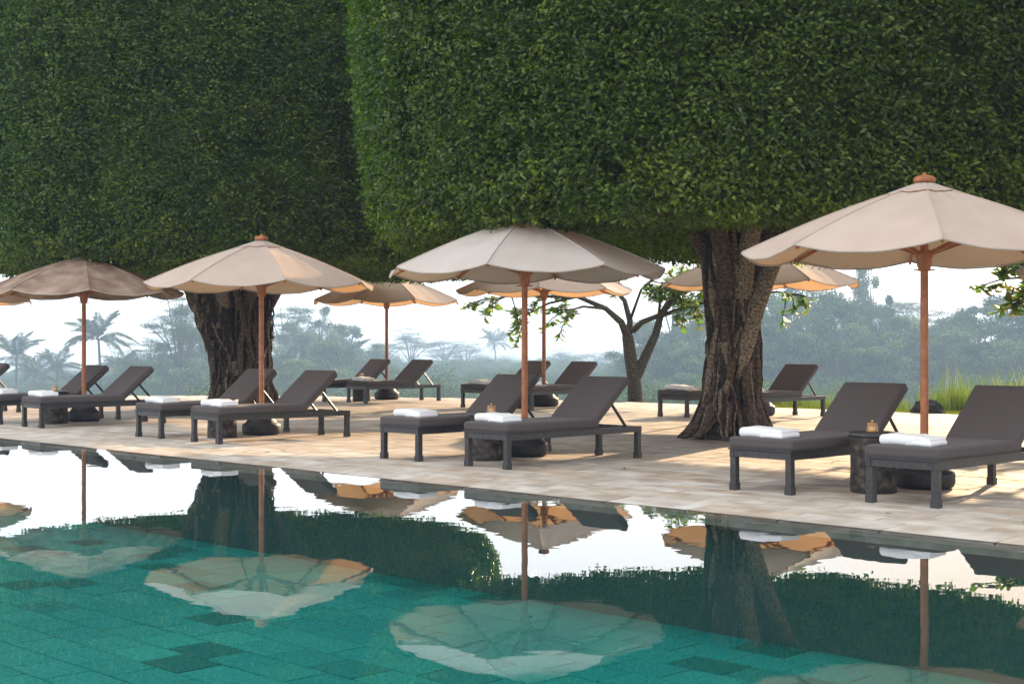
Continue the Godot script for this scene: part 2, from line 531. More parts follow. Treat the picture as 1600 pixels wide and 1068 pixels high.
# ------------------------------------------------------------------ furniture
func make_lounger() -> Node3D:
	# origin at the middle of the foot end; the head points to -z
	var o := thing("sun_lounger", "", "sun lounger")
	var w := 0.60
	var l := 1.98
	var top := 0.335
	var rail := MB.new()
	rail.rbox(Vector3(0, 0, 0), Vector3(0.042, 0.062, l), 0.004, Basis(), 3)
	var rm := rail.mesh()
	for s in [-1.0, 1.0]:
		part("side_rail", rm, M.dark_wood, o, Vector3(s * (w / 2 - 0.022), top - 0.031, -l / 2))
	var er := MB.new()
	er.rbox(Vector3.ZERO, Vector3(w - 0.09, 0.058, 0.04), 0.004, Basis(), 3)
	var em := er.mesh()
	part("end_rail", em, M.dark_wood, o, Vector3(0, top - 0.031, -0.024))
	part("end_rail", em, M.dark_wood, o, Vector3(0, top - 0.031, -l + 0.024))
	var lip := MB.new()
	lip.rbox(Vector3(0, top + 0.006, -0.64), Vector3(w + 0.02, 0.012, 1.30), 0.003, Basis(), 3)
	part("base_board", lip.mesh(), M.dark_wood, o)
	var lg := MB.new()
	lg.rbox(Vector3(0, 0.152, 0), Vector3(0.056, 0.244, 0.056), 0.004, Basis(), 3)
	var lm := lg.mesh()
	var ft := MB.new()
	ft.rbox(Vector3(0, 0.031, 0), Vector3(0.068, 0.062, 0.068), 0.005, Basis(), 3)
	var fm := ft.mesh()
	for sx in [-1.0, 1.0]:
		for zz in [-0.034, -l + 0.034]:
			var leg := part("leg", lm, M.dark_wood, o, Vector3(sx * (w / 2 - 0.03), 0, zz))
			part("foot_block", fm, M.foot_metal, leg)
	var seat := MB.new()
	seat.rbox(Vector3(0, top + 0.012 + 0.045, -0.655), Vector3(w + 0.03, 0.09, 1.31), 0.03, Basis(), 8)
	var sc := part("seat_cushion", seat.mesh(), M.cushion, o)
	var pp := MB.new()
	var hw := w / 2 + 0.008
	for yy in [0.018, 0.084]:
		pp.tube([Vector3(-hw, top + yy, -0.03), Vector3(-hw + 0.015, top + yy, -0.004), Vector3(hw - 0.015, top + yy, -0.004), Vector3(hw, top + yy, -0.03), Vector3(hw, top + yy, -1.28)], [0.004, 0.004, 0.004, 0.004, 0.004], 5)
	part("piping", pp.mesh(), M.piping, sc)
	# raised back: board, cushion and two struts
	var ang := deg_to_rad(40.0)
	var bs := Basis(Vector3.RIGHT, ang)
	var hinge := Vector3(0, top + 0.02, -1.30)
	var bd := MB.new()
	bd.rbox(hinge + bs * Vector3(0, 0.012, -0.33), Vector3(w - 0.06, 0.024, 0.64), 0.004, bs, 3)
	part("back_board", bd.mesh(), M.dark_wood, o)
	var bc := MB.new()
	bc.rbox(hinge + bs * Vector3(0, 0.068, -0.325), Vector3(w + 0.03, 0.086, 0.66), 0.028, bs, 8)
	part("back_cushion", bc.mesh(), M.cushion, o)
	for s in [-1.0, 1.0]:
		var st := MB.new()
		st.tube([hinge + bs * Vector3(s * 0.22, 0.0, -0.36), Vector3(s * 0.22, top - 0.02, -1.83)], [0.016, 0.016], 6)
		part("strut", st.mesh(), M.dark_wood, o)
	var cr := MB.new()
	cr.tube([Vector3(-0.24, top - 0.02, -1.83), Vector3(0.24, top - 0.02, -1.83)], [0.012, 0.012], 6)
	part("strut_bar", cr.mesh(), M.dark_wood, o)
	return o

func copy_of(o: Node3D, called: String) -> Node3D:
	var c := o.duplicate()
	c.name = numbered(called)
	add_child(c)
	return c

var parasol_parts := {}

func make_parasol(label: String, fabric: String, s: float, t: float, theta: float, larger := 1.0) -> void:
	var pos := at(s, t)
	var turn := atan2(CAM.x - pos.x, CAM.z - pos.z) + deg_to_rad(theta)
	var o := thing("parasol", label, "parasol", pos, turn, "parasols over the loungers")
	o.scale = Vector3.ONE * larger
	var R := 1.5
	if parasol_parts.is_empty():
		var b := MB.new()
		b.lathe([Vector2(0, 0), Vector2(0.20, 0), Vector2(0.235, 0.015), Vector2(0.25, 0.05), Vector2(0.25, 0.115), Vector2(0.24, 0.145), Vector2(0.205, 0.158), Vector2(0.20, 0.172), Vector2(0.175, 0.20), Vector2(0.145, 0.25), Vector2(0.13, 0.30), Vector2(0.128, 0.335), Vector2(0.10, 0.345), Vector2(0.0, 0.345)], 32)
		parasol_parts.base = b.mesh()
		var p := MB.new()
		p.tube([Vector3(0, 0.34, 0), Vector3(0, 1.2, 0), Vector3(0, 2.5, 0)], [0.034, 0.033, 0.032], 14)
		parasol_parts.pole = p.mesh()
		var h := MB.new()
		h.lathe([Vector2(0.033, 1.80), Vector2(0.055, 1.80), Vector2(0.055, 1.815), Vector2(0.048, 1.82), Vector2(0.06, 1.84), Vector2(0.062, 1.90), Vector2(0.075, 1.92), Vector2(0.075, 1.965), Vector2(0.06, 1.97), Vector2(0.033, 1.975)], 14)
		parasol_parts.hub = h.mesh()
		var pin := MB.new()
		pin.tube([Vector3(-0.085, 1.808, 0), Vector3(0.085, 1.808, 0)], [0.006, 0.006], 6)
		parasol_parts.pin = pin.mesh()
		var f := MB.new()
		f.lathe([Vector2(0.0, 2.525), Vector2(0.075, 2.53), Vector2(0.09, 2.54), Vector2(0.09, 2.57), Vector2(0.07, 2.585), Vector2(0.02, 2.60), Vector2(0.012, 2.615), Vector2(0.0, 2.62)], 16)
		parasol_parts.finial = f.mesh()
		var rib := MB.new()
		rib.rbox(Vector3.ZERO, Vector3(0.02, 0.032, 1.0), 0.003, Basis(), 3)
		parasol_parts.rib = rib.mesh()
		var rise := 0.56
		var edge := func(rho: float, a: float, lift: float) -> Vector3:
			# rib k runs towards +z, rib k+1 is 45 degrees on
			var r := rho * R
			var y := 2.53 - rise * rho + 0.035 * sin(PI * rho) + lift
			var p1 := Vector3(0, y, r)
			var p2 := Vector3(sin(PI / 4) * r, y, cos(PI / 4) * r)
			var q := p1.lerp(p2, a)
			var mid := 4.0 * a * (1.0 - a)
			var outw := Vector3(sin(PI / 8), 0, cos(PI / 8))
			return q + outw * mid * 0.04 * pow(rho, 4.0) + Vector3.DOWN * mid * (0.018 * sin(PI * rho) + 0.078 * pow(rho, 4.0) + 0.0045 * sin(rho * 34.0 + a * 5.0) * (1.0 - rho) + 0.0025 * sin(a * 19.0 + rho * 9.0))
		var nr := 26
		var na := 16
		var cp := MB.new()
		var ids := []
		for i in nr + 1:
			for j in na + 1:
				var rho: float = 0.045 + 0.955 * i / nr
				var a := float(j) / na
				var p0: Vector3 = edge.call(rho, a, 0.0)
				var du: Vector3 = edge.call(rho + 0.01, a, 0.0) - edge.call(rho - 0.01, a, 0.0)
				var dv: Vector3 = edge.call(rho, minf(a + 0.02, 1.0), 0.0) - edge.call(rho, maxf(a - 0.02, 0.0), 0.0)
				var nn := dv.cross(du).normalized()
				if nn.y < 0: nn = -nn
				ids.append(cp.vert(p0, nn))
		for i in nr:
			for j in na:
				var k: int = i * (na + 1) + j
				cp.face(ids[k], ids[k + 1], ids[k + na + 2])
				cp.face(ids[k], ids[k + na + 2], ids[k + na + 1])
		parasol_parts.panel = cp.mesh()
		var hm := MB.new()
		var pts := []
		var rr := []
		for j in na + 1:
			pts.append((edge.call(1.0, float(j) / na, 0.0) as Vector3) + Vector3(0, -0.008, 0))
			rr.append(0.008)
		hm.tube(pts, rr, 5)
		parasol_parts.hem = hm.mesh()
		var sm := MB.new()
		pts = []
		rr = []
		for j in 11:
			pts.append((edge.call(0.05 + 0.95 * j / 10.0, 0.0, 0.0) as Vector3) + Vector3(0, 0.002, 0))
			rr.append(0.0075)
		sm.tube(pts, rr, 6)
		parasol_parts.seam = sm.mesh()
		var vc := MB.new()
		ids = []
		for i in 5:
			for j in 7:
				var rho: float = 0.04 + 0.16 * i / 4.0
				ids.append(vc.vert(edge.call(rho, j / 6.0, 0.022 - 0.01 * i / 4.0), Vector3(sin(PI / 8) * 0.35, 1, cos(PI / 8) * 0.35).normalized()))
		for i in 4:
			for j in 6:
				var k: int = i * 7 + j
				vc.face(ids[k], ids[k + 1], ids[k + 8])
				vc.face(ids[k], ids[k + 8], ids[k + 7])
		parasol_parts.vent = vc.mesh()
	part("base", parasol_parts.base, M.urn, o)
	part("pole", parasol_parts.pole, M.teak, o)
	var hub := part("hub", parasol_parts.hub, M.teak, o)
	part("pin", parasol_parts.pin, M.urn, hub)
	part("finial", parasol_parts.finial, M.teak, o)
	for k in 8:
		var bs := Basis(Vector3.UP, TAU * k / 8.0)
		var a := Vector3(0, 2.49, 0.05)
		var e := Vector3(0, 1.955, 1.485)
		var d := (e - a)
		var rb := Basis(Vector3.RIGHT, -atan2(d.y, d.z)) * Basis.from_scale(Vector3(1, 1, d.length()))
		var rib := part("rib", parasol_parts.rib, M.teak, o, bs * ((a + e) * 0.5 + Vector3(0, -0.012, 0)), bs * rb)
		rib.name = "rib"
		var a2 := Vector3(0, 1.945, 0.06)
		var e2 := Vector3(0, 2.20, 0.78)
		d = e2 - a2
		rb = Basis(Vector3.RIGHT, -atan2(d.y, d.z)) * Basis.from_scale(Vector3(1, 1, d.length()))
		part("brace", parasol_parts.rib, M.teak, o, bs * ((a2 + e2) * 0.5), bs * rb)
		var pn := part("canopy_panel", parasol_parts.panel, M[fabric], o, Vector3.ZERO, bs)
		part("hem", parasol_parts.hem, M.hem, pn)
		part("seam", parasol_parts.seam, M[fabric], pn)
		part("vent_flap", parasol_parts.vent, M[fabric], o, Vector3.ZERO, bs)

var table_mesh := {}

func make_table(label: String, s: float, t: float) -> void:
	var o := thing("side_table", label, "side table", at(s, t), s * 3.1, "drum side tables between the loungers")
	if table_mesh.is_empty():
		var b := MB.new()
		b.lathe([Vector2(0, 0.0), Vector2(0.178, 0.0), Vector2(0.184, 0.01), Vector2(0.186, 0.06), Vector2(0.181, 0.2), Vector2(0.184, 0.36), Vector2(0.192, 0.445)], 28)
		table_mesh.drum = b.mesh()
		var c := MB.new()
		c.lathe([Vector2(0.185, 0.445), Vector2(0.20, 0.45), Vector2(0.203, 0.462), Vector2(0.20, 0.478), Vector2(0.19, 0.484), Vector2(0, 0.484)], 28)
		table_mesh.top = c.mesh()
	part("drum", table_mesh.drum, M.stump, o)
	part("table_top", table_mesh.top, M.stump_top, o)

func make_candle(label: String, s: float, t: float) -> void:
	var o := thing("candle_holder", label, "candle holder", at(s, t, 0.4845), 0.6, "amber candle holders on the side tables")
	var b := MB.new()
	b.lathe([Vector2(0, 0), Vector2(0.05, 0), Vector2(0.052, 0.004), Vector2(0.048, 0.008), Vector2(0.0, 0.008)], 20)
	part("foot_plate", b.mesh(), M.brass, o)
	var g := MB.new()
	g.lathe([Vector2(0.045, 0.008), Vector2(0.043, 0.03), Vector2(0.040, 0.068)], 20)
	part("glass", g.mesh(), M.amber, o)
	var l := MB.new()
	l.lathe([Vector2(0.041, 0.066), Vector2(0.043, 0.069), Vector2(0.040, 0.072), Vector2(0.012, 0.076), Vector2(0.006, 0.082), Vector2(0.009, 0.09), Vector2(0.0, 0.095)], 16)
	part("lid", l.mesh(), M.brass, o)
	var c := MB.new()
	c.lathe([Vector2(0.026, 0.009), Vector2(0.026, 0.04), Vector2(0.0, 0.041)], 14)
	part("candle", c.mesh(), M.candle, o)

func towel_mesh(k: int) -> ArrayMesh:
	rng.seed = 900 + k
	var b := MB.new()
	var w1 := Basis(Vector3.UP, rnd(-0.03, 0.03))
	b.rbox(Vector3(-0.065, 0.041, 0), Vector3(0.31, 0.082, 0.27), 0.037, Basis(Vector3.BACK, rnd(-0.02, 0.02)), 9, 0.0025)
	b.rbox(Vector3(0.11, 0.021, 0.004), Vector3(0.22, 0.042, 0.262), 0.02, w1, 9, 0.0025)
	b.rbox(Vector3(0.085, 0.055, -0.006), Vector3(0.24, 0.036, 0.255), 0.0165, w1 * Basis(Vector3.BACK, rnd(-0.10, -0.03)), 9, 0.003)
	return b.mesh()

func furnish() -> void:
	var proto := make_lounger()
	var first := true
	var towels := [towel_mesh(0), towel_mesh(1), towel_mesh(2)]
	# s of the pair's middle, t of the foot end, which of the two, labels
	var set_up := [
		[-6.11, 1.76, -1, "charcoal cushioned lounger by pool under pinkish parasol, on fig trunk side", "white folded towel on poolside lounger next to rooted fig trunk"],
		[-6.11, 1.76, 1, "charcoal cushioned lounger by pool under pinkish parasol, away from fig trunk", "white folded towel on lounger beside the tall drum table with candle"],
		[-10.55, 1.76, -1, "charcoal lounger by pool under pale grey parasol, farther from fig trunk", "white folded towel on lounger of grey parasol, beyond the candle"],
		[-10.55, 1.76, 1, "charcoal lounger by pool under pale grey parasol, nearer rooted fig trunk", "white folded towel on grey parasol's lounger nearer the rooted fig trunk"],
		[-15.4, 1.74, -1, "charcoal lounger by pool under beige parasol, its back before vase-shaped trunk", "white folded towel on lounger whose back hides the vase-shaped trunk"],
		[-15.4, 1.74, 1, "charcoal lounger by pool under beige parasol, back clear of vase-shaped trunk", "white folded towel on beige parasol's lounger clear of vase-shaped trunk"],
		[-19.8, 1.74, -1, "charcoal lounger by pool under brown parasol, beyond the candle", "white folded towel on brown parasol's lounger, beyond the candle"],
		[-19.8, 1.74, 1, "charcoal lounger by pool under brown parasol, before its drum table", "white folded towel on brown parasol's lounger, before its drum table"],
		[-24.45, 1.70, 1, "charcoal lounger under ochre-lined parasol past the brown parasol", ""],
		[-22.9, 10.05, -1, "back-row lounger under greenish cream parasol, behind the candle", ""],
		[-22.9, 10.05, 1, "back-row lounger under greenish cream parasol, before its drum table", "white folded towel on back-row lounger under greenish cream parasol"],
		[-18.5, 10.25, -1, "back-row lounger under yellow parasol, farther from forked tree", "cream folded towel on yellow parasol's lounger farther from forked tree"],
		[-18.5, 10.25, 1, "back-row lounger under yellow parasol, nearer the forked tree", "white folded towel on yellow parasol's lounger nearer the forked tree"],
		[-13.85, 10.35, -1, "back-row lounger under peach parasol, half hidden by rooted fig trunk", "white folded towel on lounger half hidden by rooted fig trunk"],
		[-13.85, 10.35, 1, "back-row lounger under peach parasol, its back toward tall grass", "white folded towel on peach parasol's lounger nearer tall grass"],
	]
	rng.seed = 41
	var k := 0
	for a in set_up:
		var o := proto if first else copy_of(proto, "sun_lounger")
		first = false
		var s: float = a[0] + a[2] * 0.645 + rnd(-0.03, 0.03)
		var t: float = a[1] + rnd(-0.03, 0.03)
		o.position = at(s, t)
		o.rotation.y = rnd(-0.025, 0.025)
		tag(o, a[3], "sun lounger", "sun loungers in pairs on the deck")
		if a[4]:
			var tw := part("towel", towels[k % 3], M.towel, self, at(s + rnd(-0.04, 0.04), t + 0.19 + rnd(-0.02, 0.04), 0.4345), Basis(Vector3.UP, rnd(-0.12, 0.08)))
			tag(tw, a[4], "towel", "folded towels on the loungers")
		k += 1
	for a in [[-6.12, "dark drum table with candle, under the pinkish parasol"], [-10.6, "dark scuffed drum table behind lounger leg, under pale grey parasol"], [-15.45, "brown weathered drum table under the beige parasol"], [-19.85, "dark drum table under the brown parasol"]]:
		make_table(a[1], a[0], 2.45)
	for a in [[-22.9, 10.75, "brown drum table in back row under greenish cream parasol"], [-18.5, 10.95, "dark drum table in back row under yellow parasol"]]:
		make_table(a[2], a[0], a[1])
	make_candle("small amber glass candle holder on drum table under pinkish parasol", -6.16, 2.5)
	make_candle("small amber glass candle holder on drum table under pale grey parasol", -10.6, 2.5)
	make_candle("small amber glass candle holder on drum table under brown parasol", -19.85, 2.45)
	make_candle("small amber glass candle holder on back-row drum table under cream parasol", -22.9, 10.75)
	var fallen := leaf_mesh()
	rng.seed = 71
	for j in 14:
		var u := rnd(-13.5, -3.5)
		var t := rnd(0.3, 5.5)
		var fl := part("fallen_leaf", fallen, M.big_leaf_old if j % 3 else M.big_leaf_yellow, self, at(u, t, deck_y(t) + 0.012), Basis(Vector3.UP, rnd(0, TAU)) * Basis.from_scale(Vector3(0.035, 0.045, 0.07)))
		tag(fl, "small dry leaf fallen on the pale paving", "leaf", "fallen leaves on the paving")
	make_parasol("tall pinkish beige parasol beside pool, candle table below it", "canvas", -6.0, 3.05, 5)
	make_parasol("pale grey parasol whose canopy touches the clipped crown", "canvas_bleached", -10.67, 3.06, -14)
	make_parasol("beige parasol standing before the vase-shaped fig trunk", "canvas", -15.55, 3.12, 11)
	make_parasol("stained brownish parasol at the pool beside the palms", "canvas_stained", -20.1, 3.05, 3)
	make_parasol("ochre-lined parasol beyond the brown parasol", "canvas", -24.9, 3.0, 20)
	make_parasol("greenish cream parasol at the paving's far rounded corner", "canvas", -23.3, 11.75, 21, 1.06)
	make_parasol("yellow lit parasol in back row before the forked tree", "canvas", -18.65, 11.7, -3, 1.11)
	make_parasol("peach lit parasol in back row behind rooted fig trunk", "canvas", -13.85, 11.8, 28, 1.11)
	make_parasol("cream parasol beside the leafy branch, past the pinkish parasol", "canvas", -5.75, 7.65, 10)

# ------------------------------------------------------------------ clipped fig trees
var clumps := []

func make_clumps() -> void:
	rng.seed = 5
	for k in 8:
		var b := MB.new()
		for q in 84:
			var a := rnd(0, TAU)
			var r := 0.20 * sqrt(rng.randf())
			var p := Vector3(cos(a) * r, sin(a) * r, rnd(-0.16, 0.05))
			var d := Vector3(rnd(-1, 1), rnd(-0.8, 0.5), rnd(-0.1, 0.9)).normalized()
			var nn := Vector3(rnd(-0.7, 0.7), rnd(-0.2, 1.0), rnd(0.2, 1.1)).normalized()
			nn = (nn - d * nn.dot(d)).normalized()
			b.col = Color(1, 1, 1) * lerpf(0.4, 2.0, pow(rng.randf(), 1.9))
			b.col.a = 1.0
			b.leaf(p, d, nn, rnd(0.046, 0.076), rnd(0.025, 0.040))
		clumps.append(b.mesh(false, true))

func make_crown(o: Node3D, seed_: int, scale_: float, dense: float) -> void:
	var prof := [Vector2(0.35, 2.72), Vector2(2.4, 2.60), Vector2(3.95, 2.46), Vector2(4.32, 2.52), Vector2(4.50, 2.80), Vector2(4.60, 3.4), Vector2(4.70, 4.4), Vector2(4.76, 5.8), Vector2(4.62, 6.9), Vector2(4.1, 7.6), Vector2(2.2, 8.05), Vector2(0.05, 8.15)]
	var crown := Node3D.new()
	crown.name = "crown"
	o.add_child(crown)
	rng.seed = seed_
	var nz := FastNoiseLite.new()
	nz.seed = seed_
	nz.frequency = 0.35
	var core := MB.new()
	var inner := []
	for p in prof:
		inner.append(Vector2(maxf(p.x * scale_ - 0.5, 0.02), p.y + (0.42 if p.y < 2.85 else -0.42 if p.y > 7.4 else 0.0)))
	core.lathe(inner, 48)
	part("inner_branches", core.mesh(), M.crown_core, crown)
	var xf := []
	var cols := []
	for k in 8:
		xf.append([]); cols.append([])
	for k in prof.size() - 1:
		var p: Vector2 = prof[k] * Vector2(scale_, 1)
		var q: Vector2 = prof[k + 1] * Vector2(scale_, 1)
		var area := PI * (p.x + q.x) * p.distance_to(q)
		var tdir := (q - p).normalized()
		var nr := Vector2(tdir.y, -tdir.x)
		for m in int(area * 50.0 * dense):
			var f := rng.randf()
			var a := rnd(0, TAU)
			var rr := lerpf(p.x, q.x, f)
			var yy := lerpf(p.y, q.y, f)
			var nn := Vector3(cos(a) * nr.x, nr.y, sin(a) * nr.x)
			var pos := Vector3(cos(a) * rr, yy, sin(a) * rr)
			var bump := nz.get_noise_3dv(pos * 1.0) * 0.05 + nz.get_noise_3dv(pos * 6.0) * 0.045
			pos += nn * (bump + (rnd(-0.06, 0.03) if m % 4 else rnd(-0.34, -0.14)))
			var up := Vector3.UP if absf(nn.y) < 0.85 else Vector3(cos(a), 0, sin(a))
			var zax := (nn + Vector3(rnd(-0.35, 0.35), rnd(-0.35, 0.35), rnd(-0.35, 0.35))).normalized()
			var xax := up.cross(zax).normalized()
			var bs := Basis(xax, zax.cross(xax), zax).rotated(zax, rnd(-0.5, 0.5)).scaled(Vector3.ONE * rnd(0.85, 1.15))
			var which := rng.randi() % 8
			xf[which].append(Transform3D(bs, pos))
			# young yellow-green shoots, most on the lower rim, brightened to paint its sunlit glow
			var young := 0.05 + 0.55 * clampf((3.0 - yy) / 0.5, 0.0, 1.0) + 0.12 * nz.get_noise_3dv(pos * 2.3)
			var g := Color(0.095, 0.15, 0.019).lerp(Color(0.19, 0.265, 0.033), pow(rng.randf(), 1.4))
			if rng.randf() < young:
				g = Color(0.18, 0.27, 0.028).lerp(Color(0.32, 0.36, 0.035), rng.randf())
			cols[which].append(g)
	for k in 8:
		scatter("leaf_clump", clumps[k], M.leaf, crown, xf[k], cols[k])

func root_strand(b: MB, a0: float, r0: float, y0: float, a1: float, r1: float, y1: float, thick: float, wig: float, radial: Callable) -> void:
	var pts := []
	var rad := []
	var ph := rnd(0, TAU)
	for k in 15:
		var f := k / 14.0
		var y := lerpf(y0, y1, f)
		var a := lerpf(a0, a1, f) + sin(f * 7.0 + ph) * wig + sin(f * 17.0 + ph * 2.0) * wig * 0.35
		var r: float = radial.call(a, y) * lerpf(r0, r1, f)
		pts.append(Vector3(cos(a) * r, y, sin(a) * r))
		rad.append(thick * (0.65 + 0.35 * sin(f * 9.0 + ph) + 0.4 * (1.0 - f)))
	b.tube(pts, rad, 7)

func make_fig(label: String, pos: Vector3, seed_: int, vase: bool, scale_: float, dense: float) -> void:
	var o := thing("clipped_fig_tree", label, "tree", pos, 0.0, "clipped fig trees on the deck")
	rng.seed = seed_
	var nz := FastNoiseLite.new()
	nz.seed = seed_ + 3
	nz.frequency = 1.6
	var side := Vector3(-0.7071, 0, 0.7071)
	var radial := func(a: float, y: float) -> float:
		var base := 0.0
		if vase:
			base = lerpf(0.47, 0.52, clampf(y / 1.1, 0, 1)) + 0.34 * pow(clampf((y - 0.9) / 1.7, 0, 1), 1.3) + 0.14 * exp(-y * 6.0)
		else:
			base = 0.29 + 0.20 * exp(-y * 3.2) + 0.05 * pow(clampf((y - 1.2) / 1.4, 0, 1), 1.5)
		var dirv := Vector3(cos(a), 0, sin(a))
		return base * (1.0 + 0.16 * nz.get_noise_3d(cos(a) * 1.2, y * 0.35, sin(a) * 1.2) + 0.10 * nz.get_noise_2d(a * 1.9, y * 1.3))
	var lean := func(y: float) -> Vector3:
		# the vase-shaped trunk leans out towards one side as it widens
		return Vector3(-0.7071, 0, -0.7071).rotated(Vector3.UP, PI / 2) * (0.30 * pow(clampf((y - 0.8) / 1.8, 0, 1), 1.2)) if vase else Vector3.ZERO
	var b := MB.new()
	var rings := []
	var ny := 30
	var na := 44
	for k in ny + 1:
		var y := -0.05 + 3.2 * k / ny
		var ring := []
		for j in na:
			var a := TAU * j / na
			var groove := 0.055 * sin(a * 7.0 + y * 1.1 + sin(y * 2.0)) + 0.035 * sin(a * 13.0 - y * 1.7)
			var r: float = radial.call(a, y) * (0.93 + groove)
			ring.append(b.vert(Vector3(cos(a) * r, y, sin(a) * r) + lean.call(y), Vector3(cos(a), 0.05, sin(a)).normalized()))
		rings.append(ring)
	for k in ny:
		for j in na:
			var j2 := (j + 1) % na
			b.face(rings[k][j], rings[k + 1][j], rings[k + 1][j2])
			b.face(rings[k][j], rings[k + 1][j2], rings[k][j2])
	# true normals of the grooved surface
	var acc := PackedVector3Array()
	acc.resize(b.v.size())
	for k in range(0, b.i.size(), 3):
		var g := -(b.v[b.i[k + 1]] - b.v[b.i[k]]).cross(b.v[b.i[k + 2]] - b.v[b.i[k]])
		for m in 3: acc[b.i[k + m]] += g
	for k in acc.size(): b.n[k] = acc[k].normalized()
	var trunk := part("trunk", b.mesh(), M.bark_dark, o)
	for k in 170 if not vase else 80:
		var s := MB.new()
		var a0 := rnd(0, TAU)
		var low := rng.randf() < 0.75
		var y1 := rnd(0.0, 0.15) if low else rnd(0.5, 1.4)
		var y0 := rnd(1.1, 2.9)
		var th := rnd(0.008, 0.022) if rng.randf() < 0.75 else rnd(0.03, 0.055)
		root_strand(s, a0, rnd(1.0, 1.06), y0, a0 + rnd(-1.0, 1.0), rnd(1.02, 1.18), y1, th, rnd(0.03, 0.16), radial)
		if vase:
			for q in s.v.size(): s.v[q] += lean.call(s.v[q].y)
		var pick := rng.randf()
		part("aerial_root", s.mesh(), M.bark_brown if pick < 0.5 else M.bark_pale if pick < 0.76 else M.bark_dark, trunk)
	# toes of the root plate
	for k in 12:
		var s := MB.new()
		var a := TAU * k / 12.0 + rnd(-0.2, 0.2)
		var r: float = radial.call(a, 0.3)
		var out := rnd(0.10, 0.30) if not vase else rnd(0.08, 0.22)
		var d := Vector3(cos(a), 0, sin(a))
		var w := d.rotated(Vector3.UP, 1.2) * rnd(-0.1, 0.1)
		s.tube([d * r * 0.9 + Vector3(0, 0.45, 0), d * (r + out * 0.3) + Vector3(0, 0.2, 0), d * (r + out * 0.7) + w + Vector3(0, 0.06, 0), d * (r + out) + w * 2.0 + Vector3(0, 0.0, 0)], [0.07, 0.06, 0.045, 0.02], 7)
		part("root", s.mesh(), M.bark_brown, trunk)
	# limbs that carry the crown
	for k in 7:
		var s := MB.new()
		var a := TAU * k / 7.0 + (rnd(-0.15, 0.15) if vase else -0.45)
		var d := Vector3(cos(a), 0, sin(a))
		var l0: Vector3 = lean.call(2.0)
		var r: float = radial.call(a, 2.0)
		s.tube([l0 + d * r * 0.75 + Vector3(0, 1.75, 0), l0 + d * (r * (1.0 if vase else 0.75) + (0.1 if vase else 0.05)) + Vector3(0, 2.25, 0), l0 + d * (0.9 if vase else 0.6) + Vector3(0, 2.8, 0), l0 + d * 1.7 + Vector3(0, 3.6, 0)], [0.14, 0.125, 0.11, 0.08], 9)
		part("limb", s.mesh(), M.bark_pale if k % 3 == 1 else M.bark_brown, trunk)
	if not vase:
		# a smooth pale bough that rises along the trunk and leaves it to one side
		var bough := MB.new()
		var rt := Vector3(0.7071, 0, -0.7071)
		var fr := Vector3(0.7071, 0, 0.7071)
		bough.tube([rt * 0.02 + fr * 0.27 + Vector3(0, 0.75, 0), rt * 0.12 + fr * 0.31 + Vector3(0, 1.2, 0), rt * 0.22 + fr * 0.30 + Vector3(0, 1.6, 0), rt * 0.36 + fr * 0.24 + Vector3(0, 2.0, 0), rt * 0.56 + fr * 0.16 + Vector3(0, 2.45, 0), rt * 0.85 + fr * 0.1 + Vector3(0, 3.0, 0)], [0.05, 0.10, 0.115, 0.12, 0.11, 0.09], 12)
		part("bough", bough.mesh(), M.bark_pale, trunk)
	# pale scars where branches were cut
	if vase:
		for k in 26:
			var a := rnd(0, TAU)
			var y := rnd(0.5, 2.4)
			var r: float = radial.call(a, y) * 1.0
			var s := MB.new()
			var bs := Basis(Vector3.UP, -a + PI / 2)
			s.rbox(Vector3.ZERO, Vector3(rnd(0.05, 0.11), rnd(0.08, 0.26), 0.05), 0.022, bs, 4, 0.006)
			part("bark_scar", s.mesh(), M.bark_pale, trunk, Vector3(cos(a) * r, y, sin(a) * r) + lean.call(y))
	make_crown(o, seed_ + 20, scale_, dense)

# ------------------------------------------------------------------ forked tree with large leaves
func leaf_mesh() -> ArrayMesh:
	var b := MB.new()
	var prof := [0.02, 0.55, 0.9, 1.0, 0.75, 0.0]
	var ids := []
	for k in 6:
		var f := k / 5.0
		var y := -0.22 * f * f
		for s in [-1.0, 0.0, 1.0]:
			ids.append(b.vert(Vector3(s * prof[k] * 0.5, y + absf(s) * 0.12 * prof[k], f), Vector3(-s * 0.4, 1, 0.2).normalized()))
	for k in 5:
		for s in 2:
			var q := k * 3 + s
			b.face(ids[q], ids[q + 1], ids[q + 4])
			b.face(ids[q], ids[q + 4], ids[q + 3])
	return b.mesh()

